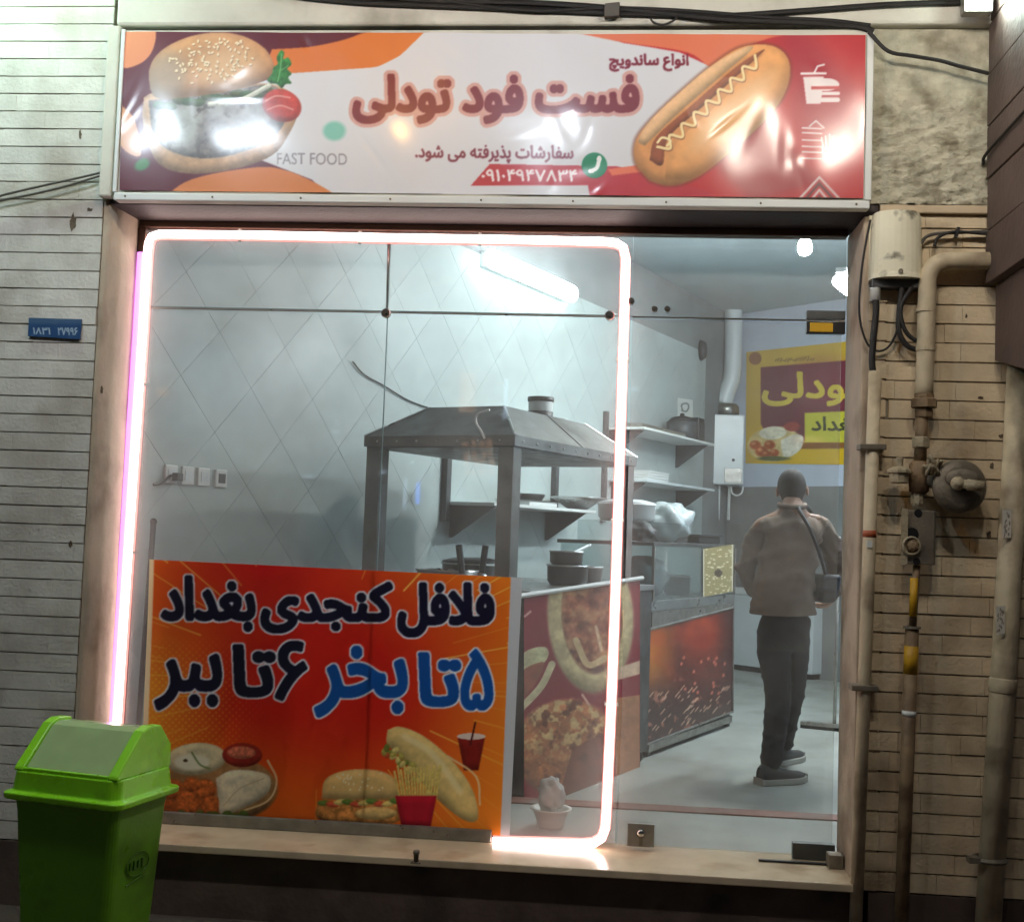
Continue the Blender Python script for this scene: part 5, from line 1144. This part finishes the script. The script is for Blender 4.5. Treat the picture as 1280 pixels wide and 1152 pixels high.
# shoulder bag and strap
bc = PM(1030, 735, -.02); bag = thing('shoulder_bag', 'small black shoulder bag hanging at the hip of the bending person', 'bag', bc)
g = G().obox(bc, (1, .2, 0), (-.2, 1, 0), (.15, 0, 1), .05, .10, .075); obj('pouch', g, 'black', bag, bevel=.03, bseg=4); obj('flap', G().obox(bc+Vector((.0, -.004, .03)), (1, .2, 0), (-.2, 1, 0), (.15, 0, 1), .054, .104, .045), 'dark', bag, bevel=.02, bseg=3)
pts = [PM(998, 636, -.03), PM(1012, 660, -.10), PM(1024, 690, -.12), PM(1032, 718, -.09), PM(1034, 732, -.05)]
obj('strap', G().tube(spline(pts, 5), .011, 6), 'black', bag)
pts = [PM(998, 636, -.03), PM(1006, 632, .06), PM(1016, 645, .18), PM(1030, 690, .2), PM(1034, 726, .05)]; obj('strap', G().tube(spline(pts, 5), .011, 6), 'black', bag)

# ================================================================== OUTSIDE FIXTURES
YW = -.02
def wp(x, y, Y=-.04): return V(ony(x, y, Y))
# blue number plate
q = [wp(36, 397, -.012), wp(102, 399, -.012), wp(100, 424, -.012), wp(35, 420, -.012)]
np_ = thing('number_plate', 'small blue enamel number plate screwed to the white brick wall', 'plate', wp(68, 410, -.012))
obj('plate', G().hexa([q[3]+Vector((0, .007, 0)), q[2]+Vector((0, .007, 0)), q[2], q[3], q[0]+Vector((0, .007, 0)), q[1]+Vector((0, .007, 0)), q[1], q[0]]), 'plate', np_)
cl_ = Canvas(33, 394, 104, 427, 5, (38, 74, 120)); n_ = cl_.noise(9, 3); cl_.fill(np.clip((408-cl_.Y)/6, 0, 1), (86, 112, 140), .6); cl_.fill(np.clip((n_-.55)*4, 0, 1), (96, 120, 146), .35)
for tx, bx in (('۱۸۳۱', (41, 409, 63, 418)), ('۲۷۹۹۶', (72, 409, 97, 419))): cl_.fill(cl_.blur(cl_.text(tx, *bx, bold=.35, slope=.01), .25), (186, 204, 216), .9)
M['plate_print'] = mat_print('number plate print', .4)
print_sheet('plate_face', cl_, [(36, 397), (102, 399), (100, 424), (35, 420)], 90, 34, lambda x, y: ony(x, y, -.0125), M['plate_print'], np_)
# cables on the left wall
for i_, (pts, lab) in enumerate((([(-60, 262), (0, 245), (50, 233), (100, 222), (142, 212)], 'upper of two thin cables running to the sign corner across white bricks'), ([(-60, 268), (0, 251), (40, 243), (85, 232), (140, 215)], 'lower of two thin cables running to the sign corner across white bricks'))):
    c_ = obj('wall_cable', G().tube(spline([ony(x, y, -.03-.004*i_) for x, y in pts], 5), .0045, 6), 'cable_g'); tag(c_, lab, 'cable')
# cables along the beam
rs = np.random.RandomState(6)
for i_, (pts, r_, lab) in enumerate((
    ([(60, -52), (300, -14), (430, 2), (560, 8), (700, 14), (800, 18), (900, 20), (1000, 14), (1110, 6), (1230, 2)], .010, 'thick black cable sagging along the white beam above the sign'),
    ([(80, -60), (340, -18), (520, 0), (660, 4), (780, 12), (900, 24), (1000, 28), (1070, 33), (1092, 40)], .012, 'black cable bundle drooping to the sign corner above the hot dog'),
    ([(100, -66), (420, -20), (640, 12), (760, 10), (860, 14), (960, 22), (1040, 26), (1088, 32)], .007, 'thin black cable tied along the beam above the sign'),
    ([(812, 22), (818, 29), (830, 31), (842, 26), (848, 20)], .004, 'small loop of cable hanging below the beam bundle'),
    ([(1086, 40), (1110, 64), (1140, 70), (1175, 76), (1200, 83), (1236, 92)], .007, 'black cable crossing the rough cement patch'))):
    c_ = obj('beam_cable', G().tube(spline([ony(x, y, -.06-.004*i_) for x, y in pts], 5), r_, 7), 'cable'); tag(c_, lab, 'cable')
cl = obj('cable_clip', G().obox(wp(765, 14, -.075), (1, 0, .1), (0, 1, 0), (0, 0, 1), .028, .016, .026), 'cable_g', bevel=.005); tag(cl, 'grey tape wrap holding the cables on the beam', 'clip')
# flood lamp over the cement patch
p = wp(1224, 2, -.16); fl_ = thing('flood_lamp', 'glaring white flood lamp above the rough cement patch', 'lamp', p)
obj('housing', G().obox(p+Vector((0, .03, .02)), (1, 0, 0), (0, 1, 0), (0, 0, 1), .05, .025, .055), 'alu', fl_, bevel=.006)
obj('lens', G().obox(p+Vector((0, .001, .02)), (1, 0, 0), (0, 1, 0), (0, 0, 1), .044, .003, .048), 'flood', fl_)
obj('bracket', G().obox(p+Vector((0, .085, .02)), (1, 0, 0), (0, 1, 0), (0, 0, 1), .012, .03, .012), 'iron', fl_)
# electric box
a = wp(1088, 268, -.02); b = wp(1151, 352, -.02); eb = thing('meter_box', 'white painted curved electric box with cables below, beside the door', 'box', ((a.x+b.x)/2, 0, b.z))
g = G(); n = 14; zt_, zb_ = a.z, b.z; wv = (b.x-a.x)/2; cx = (a.x+b.x)/2
for z, k in ((zb_, 1.03), (zb_+.02, 1.02), (zt_-.03, .96), (zt_, .90)):
    for i in range(n+1):
        an = PI*i/n; g.v.append((cx-wv*k*math.cos(an), -.012-.085*k*math.sin(an)**.75-(.004 if z == zb_ else 0), z))
for r in range(3):
    for i in range(n): g.f.append((r*(n+1)+i, r*(n+1)+i+1, (r+1)*(n+1)+i+1, (r+1)*(n+1)+i))
g.f.append(tuple(3*(n+1)+i for i in range(n+1))); g.f.append(tuple(range(n+1))[::-1])
obj('cover', g, 'boxcover', eb, smooth=False)
obj('back_plate', G().box(cx-wv*1.02, cx+wv*1.02, -.0118, .006, zb_-.004, zt_-.002), 'boxcover', eb)
obj('base', G().box(cx-wv*.95, cx+wv*.9, -.06, -.004, zb_-.03, zb_-.001), 'dark', eb)
obj('screw', G().lathe([(.008, 0), (.008, .006)], (cx, -.104, zb_+.018), 10, axis=(0, -1, 0)), 'iron', eb)
obj('gland', G().lathe([(.018, 0), (.018, .04), (.02, .045)], (wp(1094, 370, -.04).x, -.04, zb_-.075), 12), 'white', eb, smooth=True)
for cxx, czz, w_, h_ in ((-.038, .085, .012, .004), (-.03, .10, .006, .006), (.03, .06, .02, .004), (.045, .075, .004, .016), (.02, .08, .006, .02)):
    obj('chip_mark', G().obox((cx+cxx, -.098+abs(cxx)*.35, zb_+czz), (1, 0, .6), (0, 1, 0), (-.6, 0, 1), w_*.5, .003, h_*.5), 'iron', eb)
def cable(pts, r_, lab, Y=-.045, m_='cable', nm='hanging_cable'):
    o = obj(nm, G().tube(spline([ony(x, y, Y if np.isscalar(Y) else Y[i]) for i, (x, y) in enumerate(pts)], 6), r_, 8), m_, smooth=True); tag(o, lab, 'cable'); return o
cable([(1094, 362), (1095, 390), (1092, 420), (1090, 450), (1092, 470)], .012, 'thick black cable from the electric box into the conduit')
cable([(1088, 275), (1078, 330), (1074, 390), (1082, 425), (1094, 438), (1110, 434), (1122, 410), (1126, 370)], .004, 'thin cable looping round the left of the electric box', -.03)
cable([(1128, 356), (1124, 390), (1124, 415), (1134, 432), (1150, 438)], .010, 'black cable looping from the box behind the gas pipe', -.05)
cable([(1140, 358), (1126, 384), (1130, 410), (1142, 424), (1156, 427)], .008, 'second black loop of cable tucked behind the gas pipe', -.055)
cable([(1151, 305), (1158, 296), (1172, 292), (1196, 291), (1240, 289)], .006, 'grey cable from the box along the wall to the clip', -.03, 'cable_g')
cable([(1168, 308), (1171, 299), (1182, 292), (1200, 290), (1240, 293)], .006, 'black cable bent down beside the gas pipe elbow', -.035)
cl = obj('cable_clip', G().obox(wp(1196, 291, -.04), (.25, 0, 1), (0, 1, 0), (1, 0, -.25), .018, .012, .005), 'black'); tag(cl, 'black cable clip above the gas pipe elbow', 'clip')
# conduit
cdt = thing('conduit_pipe', 'slim beige conduit pipe below the electric box', 'pipe', (wp(1070, 1150).x, -.04, GROUND))
pa, pb = wp(1094, 464), wp(1083, 780); pc = wp(1070, 1140); dirn = (pc-pb).normalized(); pc2 = pc+dirn*((GROUND-pc.z)/dirn.z)
obj('pipe', G().tube([pa, pb, pc2], .0225, 14), 'pipe', cdt, smooth=True)
for x, y in ((1091, 559), (1081, 859)): p = wp(x, y, -.042); obj('clamp', G().box(p.x-.05, p.x+.042, -.07, -.006, p.z-.010, p.z+.010), 'iron', cdt, bevel=.003)
p = wp(1087, 667, -.04); obj('tape_band', G().tube([p+Vector((0, 0, -.012)), p+Vector((0, 0, .012))], .0235, 14), 'redtape', cdt, smooth=True)
p = wp(1087, 680, -.0635); obj('sticker', G().box(p.x-.009, p.x+.009, -.066, -.06, p.z-.012, p.z+.012), 'white', cdt)
# gas pipe with elbow
gp = thing('gas_pipe', 'painted gas pipe with an elbow, valve and regulator on the brick wall', 'pipe', (wp(1127, 1150).x, -.06, GROUND))
Yg = -.06
up = [(1290, 326), (1235, 326), (1190, 326), (1176, 328), (1166, 334), (1160, 346), (1159, 362), (1157, 430), (1155, 497)]
obj('upper_pipe', G().tube(spline([ony(x, y, Yg) for x, y in up], 4), .031, 16), 'pipe', gp, smooth=True)
for y, r_, h_ in ((436, .034, .008), (388, .034, .006)): p = wp(1157, y, Yg); obj('coupling', G().lathe([(r_, -h_), (r_, h_)], p, 16), 'pipe', gp)
p = wp(1155, 505, Yg); obj('union_nut', G().lathe([(.026, -.05), (.03, -.045), (.032, -.02), (.028, -.016), (.045, -.012), (.045, .016), (.034, .022), (.034, .036)], p, 8), 'pipe_d', gp)
a = wp(1153, 512, Yg); b = wp(1150, 580, Yg); obj('nipple_pipe', G().tube([a, b], .021, 14), 'pipe_d', gp, smooth=True)
p = wp(1151, 553, Yg); obj('union_nut', G().lathe([(.026, -.02), (.03, -.016), (.03, .016), (.026, .02)], p, 8), 'paintlump', gp)
# regulator
p = wp(1200, 608, -.10); rg = obj('regulator', G().lathe([(.06, -.04), (.086, -.03), (.094, -.012), (.094, .0), (.086, .012), (.066, .022), (.048, .024)], p, 36, axis=(.12, -1, .0)), 'iron', gp, smooth=True)
p2_ = wp(1203, 598, -.13); obj('cap_ring', G().ellip(p2_, .06, .012, .034, 20, 8), 'iron', rg, smooth=True)
a = wp(1197, 604, -.145); b = wp(1230, 608, -.16); obj('outlet', G().tube([a, a.lerp(b, .35), a.lerp(b, .36), b], [.016, .016, .02, .018], 10), 'paintlump', rg, smooth=True); obj('outlet_nut', ball(a, .024), 'paintlump', rg, smooth=True)
obj('neck', G().tube([wp(1150, 598, Yg), wp(1186, 604, -.09)], .026, 12), 'iron', rg, smooth=True)
# valve body, handle cluster and side cap
p = wp(1149, 596, Yg); obj('valve_body', G().lathe([(.022, -.06), (.034, -.05), (.038, .0), (.034, .045), (.024, .055)], p, 10), 'pipe_d', gp, smooth=True)
a = wp(1149, 595, Yg); b = wp(1118, 592, -.08); obj('side_arm', G().tube([a, b], .02, 10), 'pipe_d', gp)
p = wp(1124, 592, -.085); obj('side_cap', G().lathe([(.026, -.034), (.032, -.03), (.034, .0), (.042, .003), (.042, .012), (.03, .022), (.013, .026), (.013, .055), (.009, .058)], p, 10), 'paintlump', gp)
rs = np.random.RandomState(3); c0 = ony(1164, 585, -.11)
for k in range(7):
    a_ = rs.rand()*6.28; r0 = .012+.02*rs.rand(); c1_ = c0+np.array([rs.uniform(-.025, .035), rs.uniform(-.02, .01), rs.uniform(-.03, .035)]); obj('wire_seal', G().tube(spline([c0+np.array([rs.uniform(-.03, .03), -.01, rs.uniform(-.03, .03)]), c1_+np.array([0, -.02, .01]), c1_, c0+np.array([rs.uniform(-.03, .04), .0, rs.uniform(-.03, .04)])], 5), .0065, 7), 'paintlump', gp, smooth=True)
p = wp(1147, 622, Yg); obj('union_nut', G().lathe([(.018, -.03), (.022, -.02), (.022, .012), (.017, .02)], p, 8), 'paintlump', gp)
# meter bracket plate
a = wp(1129, 637, -.075); b = wp(1167, 706, -.075)
g = G().box(a.x, b.x, -.082, -.07, b.z, a.z); g.box(b.x-.004, b.x+.008, -.07, -.02, b.z, a.z); mb = obj('meter_bracket', g, 'iron', gp, bevel=.003)
for (x, y, r_) in ((1148, 641, .014), (1139, 668, .026), (1146, 702, .013)): p = wp(x, y, -.0835); obj('bracket_hole', G().lathe([(r_, 0), (r_*.9, .002)], (p.x, -.0825, p.z), 16, axis=(0, -1, 0)), 'black', mb)
p = wp(1141, 682, -.09); obj('bracket_bolt', G().lathe([(.022, -.012), (.024, 0), (.018, .012), (.01, .016)], p, 7, axis=(-.2, -1, .1)), 'pipe_d', mb)
obj('bracket_ring', G().tube([(wp(1139, 682, -.09).x+.028*math.cos(t), -.094, wp(1139, 682, -.09).z+.03*math.sin(t)) for t in [2*PI*i/16 for i in range(16)]], .005, 6, closed=True), 'paintlump', mb)
obj('bracket_edge', G().box(a.x-.008, a.x+.014, -.088, -.0825, b.z-.004, a.z+.004), 'paintlump', mb)
a = wp(1146, 706, Yg); b = wp(1141, 782, Yg); obj('thin_pipe', G().tube([a, b], .013, 12), 'pipe_d', gp, smooth=True); obj('yellow_band', G().tube([wp(1142.6, 722, -.066), wp(1141, 770, -.066)], .0135, 12), 'tape', gp, smooth=True)
p = wp(1140, 784, Yg); obj('collar', G().lathe([(.03, -.004), (.03, .004)], p, 14), 'iron', gp)
pb, pc = wp(1140, 786, Yg), wp(1127, 1140, Yg); dirn = (pc-pb).normalized(); pc2 = pc+dirn*((GROUND-pc.z)/dirn.z)
obj('lower_pipe', G().tube([pb, pc2], .0235, 14), 'pipe_d', gp, smooth=True); obj('yellow_band', G().tube([pb.lerp(pc, .06), pb.lerp(pc, .16)], .0243, 14), 'tape', gp, smooth=True); obj('white_band', G().tube([pb.lerp(pc, .29), pb.lerp(pc, .31)], .0243, 14), 'white', gp, smooth=True)
# big drain pipe
dp = thing('drain_pipe', 'thick beige drain pipe with white labels below the brown overhang', 'pipe', (wp(1233, 1150).x, -.08, GROUND))
pa, pb, pc = wp(1276, 440, -.07), wp(1257, 800, -.07), wp(1236, 1140, -.07); dirn = (pc-pb).normalized(); pc2 = pc+dirn*((GROUND-pc.z)/dirn.z)
obj('pipe', G().tube([pa, pb, pc2], .043, 18), 'pipe', dp, smooth=True)
obj('socket', G().tube([pb.lerp(pc, .14), pb.lerp(pc, .145), pb.lerp(pc, .19), pb.lerp(pc, .195)], [.044, .047, .047, .044], 18), 'pipe', dp, smooth=True)
M['label_print'] = mat_print('pipe label print', .5)
for (x0, y0, x1, y1) in ((1253, 637, 1264, 672), (1245, 757, 1256, 792)):
    cl_ = Canvas(x0-3, y0-3, x1+3, y1+3, 4, (206, 202, 190)); rs = np.random.RandomState(int(x0))
    for k in range(22): xx, yy = x0+2+rs.rand()*(x1-x0-4), y0+2+rs.rand()*(y1-y0-4); cl_.fill(cl_.stroke([(xx, yy), (xx+rs.uniform(-1.5, 1.5), yy+2.5)], .8), (96, 86, 76))
    print_sheet('label_sticker', cl_, [(x0, y0), (x1, y0), (x1, y1), (x0, y1)], 16, 36, lambda x, y: ony(x, y, -.118), M['label_print'], dp)
p = wp(1237, 1073, -.07); obj('clamp', G().tube([(p.x+.052*math.cos(t), -.07+.05*math.sin(t), p.z) for t in [2*PI*i/20 for i in range(20)]], .009, 6, closed=True), 'iron', dp); obj('clamp_bolt', G().obox(p+Vector((-.06, -.02, 0)), (1, 0, 0), (0, 1, 0), (0, 0, 1), .018, .02, .01), 'iron', dp)
# dark overhang at the right
ov = thing('brown_overhang', 'dark brown clad overhang jutting from the wall above the drain pipe', 'overhang', (1.5, -.3, 1.9))
xo = float(ony(1231, 200, 0)[0]); xo2 = float(ony(1241, 400, 0)[0]); zb1 = float(ony(1231, 358, 0)[2]); zb2 = float(ony(1241, 452, 0)[2])
g = G().box(xo+.012, 2.1, -.62, -.03, zb1+.004, 4.2); obj('core', g, 'brown', ov)
z = zb1; k = 0
while z < 4.15:
    hgt = .19
    o = obj('cladding_board', G().box(xo+random.uniform(-.003, .003), xo+.0119, -.64, -.024, z+.002, z+hgt-.003), 'brown', ov, bevel=.003)
    o = obj('cladding_board', G().box(xo+.004, 2.1, -.652, -.6205, z+.002, z+hgt-.003), 'brown', ov, bevel=.003)
    z += hgt; k += 1
g = G(); g.hexa([(xo2, -.60, zb2-.14), (2.08, -.60, zb2-.14), (2.08, -.026, zb2), (xo2, -.026, zb2), (xo2, -.60, zb1), (2.08, -.60, zb1), (2.08, -.026, zb1), (xo2, -.026, zb1)]); obj('bracket', g, 'brown', ov, bevel=.004)
c_ = obj('overhang_cable', G().tube(spline([(xo-.012, -.02, float(ony(1228, 208, 0)[2])), (xo-.014, -.05, float(ony(1228, 200, 0)[2])), (xo-.01, -.2, float(ony(1232, 196, 0)[2])), (xo-.01, -.5, float(ony(1232, 194, 0)[2]))], 5), .006, 6), 'cable'); tag(c_, 'black cable bent round the brown overhang edge', 'cable')

# ================================================================== BIN
bc = ony(118, 985, -.72); TH = math.radians(-13)
BX, BY = float(bc[0])+.005, -.74
def bp(u, v, z): return Vector((BX+u*math.cos(TH)-v*math.sin(TH), BY+u*math.sin(TH)+v*math.cos(TH), z))
bin_ = thing('waste_bin', 'lime green swing lid bin standing beside the shop threshold', 'bin', bp(0, 0, GROUND))
ZR = .495; HU, HV = .192, .148              # rim half sizes (u across, v deep)
def rrect(hu, hv, r, n=5):
    out = []
    for cx, cy, a0 in ((hu-r, hv-r, 0), (-hu+r, hv-r, 90), (-hu+r, -hv+r, 180), (hu-r, -hv+r, 270)):
        for k in range(n+1): a_ = math.radians(a0+90*k/n); out.append((cx+r*math.cos(a_), cy+r*math.sin(a_)))
    return out
def loft(rings):
    g = G(); n = len(rings[0])
    for r in rings: g.v += [tuple(p) for p in r]
    for i in range(len(rings)-1):
        for k in range(n): g.f.append((i*n+k, i*n+(k+1) % n, (i+1)*n+(k+1) % n, (i+1)*n+k))
    g.f.append(tuple(range(n))[::-1]); g.f.append(tuple((len(rings)-1)*n+k for k in range(n))); return g
R = lambda hu, hv, z, r=.03: [bp(u, v, z) for u, v in rrect(hu, hv, r)]
obj('body', loft([R(HU*.74, HV*.74, GROUND+.002), R(HU*.76, HV*.76, GROUND+.02), R(HU*.93, HV*.93, ZR-.045), R(HU*.96, HV*.96, ZR-.005)]), 'greenb', bin_, smooth=False, bevel=.004)
lid = obj('lid', loft([R(HU*.97, HV*.97, ZR-.012), R(HU*1.09, HV*1.10, ZR-.006), R(HU*1.10, HV*1.11, ZR+.012), R(HU*1.0, HV*1.0, ZR+.018), R(HU*.965, HV*.965, ZR+.075)]), 'green', bin_, bevel=.004)
# sloped hood: two end cheeks and the grey flap between
zc0, zc1 = ZR+.074, ZR+.215
g = G(); hu, hv = HU*.955, HV*.95
arcp = [(-hv, zc0), (-hv*.98, zc0+.012), (-hv*.15, zc1-.012), (hv*.1, zc1), (hv*.5, zc1-.004), (hv*.93, zc0+.07), (hv*.96, zc0)]
for sgn in (-1, 1):
    A_ = [bp(sgn*hu, v, z) for v, z in arcp]; B_ = [bp(sgn*(hu-.035), v, z) for v, z in arcp]; n = len(arcp)
    ck = G().add(A_+B_, [tuple(range(n)), tuple(range(2*n-1, n-1, -1))]+[(k, n+k, n+(k+1) % n, (k+1) % n) for k in range(n)])
    obj('cheek', ck, 'green', lid, bevel=.005)
fp = [(-hv*.93, zc0+.006), (-hv*.12, zc1-.018), (hv*.1, zc1-.008), (hv*.5, zc1-.012), (hv*.9, zc0+.06)]
A_ = [bp(-(hu-.036), v, z) for v, z in fp]; B_ = [bp(hu-.036, v, z) for v, z in fp]
fpg = G().add(A_+B_, [(k, n_+k, n_+k+1, k+1) for n_ in (len(fp),) for k in range(len(fp)-1)]); fo = obj('swing_flap', fpg, 'flap', lid); sd_ = fo.modifiers.new('s', 'SOLIDIFY'); sd_.thickness = .006
obj('front_lip', loft([[bp(u, v, z) for u, v in ((-hu+.036, -hv*.99), (hu-.036, -hv*.99), (hu-.036, -hv*.9), (-hu+.036, -hv*.9))] for z in (zc0-.004, zc0+.012)]), 'green', lid, bevel=.003)
# moulded oval mark on the side
ov_ = [bp(HU*.885+.0035, .0+.055*math.cos(t), .30+.035*math.sin(t)) for t in [2*PI*i/24 for i in range(24)]]
ov_ = [p+Vector((math.cos(TH), math.sin(TH), 0))*(.06*(p.z-.30)) for p in ov_]
obj('moulded_mark', G().tube(ov_, .0022, 5, closed=True), 'mark', bin_)
for k in range(4):
    q = bp(HU*.885+.003, -.035+k*.02, .298); obj('moulded_mark', G().obox(q, (0, 0, 1), (math.cos(TH+PI/2), math.sin(TH+PI/2), 0), (math.cos(TH), math.sin(TH), 0), .010+.004*(k % 2), .004, .0025), 'mark', bin_)
obj('moulded_mark', G().tube([bp(HU*.885, -.05, .245), bp(HU*.885, .05, .258)], .002, 5), 'mark', bin_)

# ================================================================== street bulbs on a wire, seen mirrored in the glossy sign
xs = [-2.30, -1.87, -1.04, -.36, .615, 1.015]; cols = ['bulb_c', 'bulb_c', 'bulb_w', 'bulb_c', 'bulb_y', 'bulb_y']
M['bulb_c'] = mat('street bulb', (255, 255, 255), .5, emit=(228, 242, 255), estr=108)
M['bulb_y'] = mat('street bulb warm white', (255, 255, 255), .5, emit=(255, 243, 226), estr=104)
M['bulb_w'] = mat('street bulb warm', (255, 255, 255), .5, emit=(255, 190, 96), estr=92)
ZB_ = 3.27; YBb = -1.4
wr = obj('festoon_wire', G().tube([(-6, YBb, ZB_+.16), (-3, YBb, ZB_+.1), (0, YBb, ZB_+.09), (3, YBb, ZB_+.12), (5, YBb, ZB_+.16)], .008, 6), 'cable'); tag(wr, 'black festoon wire hung over the street with bulbs', 'wire')
labs = ['street bulb at the free end of the festoon wire', 'street bulb next to the wire end bulb', 'amber street bulb on the festoon wire', 'street bulb between the amber one and a pair', 'street bulb of the close pair on the wire, first', 'street bulb of the close pair on the wire, last']
for x, c_, l in zip(xs, cols, labs):
    t = thing('street_bulb', l, 'bulb', (x, YBb, ZB_), 'bulbs on the festoon wire'); obj('globe', ball((x, YBb, ZB_),   .05), c_, t, smooth=True); obj('holder', G().tube([(x, YBb, ZB_+.045), (x, YBb, ZB_+.13)], .022, 10), 'black', t)
# wall lamp above the left corner, out of sight
p = Vector((-2.35, -.34, 3.72)); wl = thing('wall_lamp', 'flood lamp on an arm above the white brick wall', 'lamp', p)
M['flood2'] = mat('wall lamp lens', (255, 255, 255), .5, emit=(215, 255, 232), estr=78)
obj('housing', G().obox(p+Vector((0, 0, .03)), (1, 0, 0), (0, 1, 0), (0, 0, 1), .10, .07, .022), 'alu', wl, bevel=.006); obj('lens', G().obox(p, (1, 0, 0), (0, 1, 0), (0, 0, 1), .09, .06, .004), 'flood2', wl); obj('arm', G().tube([p+Vector((0, .05, .04)), p+Vector((0, .352, .06))], .014, 8), 'iron', wl)

# ================================================================== far side of the street, seen faintly mirrored in the shop glass
YO = -13.0
def mir(x, y): d = ray(x, y); return CAM[[0, 2]]+d[[0, 2]]*(((GY-CAM[1])+(GY-YO))/d[1])
ob = thing('opposite_building', 'dim building across the street with a few lit windows and lamps', 'building', (-2, YO-1, GROUND))
obj('wall', G().box(-14, 12, YO-2, YO-.03, GROUND-.2, 9), 'plaster', ob)
M['win_w'] = mat('lit window warm', (60, 50, 40), .5, emit=(255, 196, 150), estr=.9); M['win_c'] = mat('lit window cool', (50, 55, 60), .5, emit=(200, 226, 255), estr=1.8); M['win_b'] = mat('blue lit strip', (30, 40, 80), .5, emit=(80, 140, 255), estr=4.0)
rs = np.random.RandomState(21)
for k in range(16):
    x, y = 583+(k % 4)*10+rs.uniform(-2, 2), 556+(k//4)*11+rs.uniform(-2, 2); p = mir(x, y); w_, h_ = rs.uniform(.02, .05), rs.uniform(.03, .07); obj('window', G().box(p[0]-w_, p[0]+w_, YO-.029, YO-.01, p[1]-h_, p[1]+h_), 'win_w', ob)
for x, y, w_, h_, m_ in ((632, 498, .03, .30, 'win_c'), (506, 617, .025, .24, 'win_c'), (522, 616, .03, .16, 'win_b'), (584, 490, .12, .30, 'win_w'), (790, 486, .10, .03, 'win_c'), (203, 490, .09, .06, 'win_w'), (420, 540, .05, .02, 'win_c'), (385, 595, .07, .02, 'win_c'), (420, 528, .02, .02, 'win_c'), (515, 578, .02, .02, 'win_c'), (478, 590, .03, .03, 'win_c'), (1010, 549, .22, .045, 'win_w')):
    p = mir(x, y); o = obj('window', G().box(p[0]-w_, p[0]+w_, YO-.029, YO-.01, p[1]-h_, p[1]+h_), m_, ob)
for k_ in ('win_w', 'win_c', 'win_b'): M[k_].cycles.emission_sampling = 'NONE'
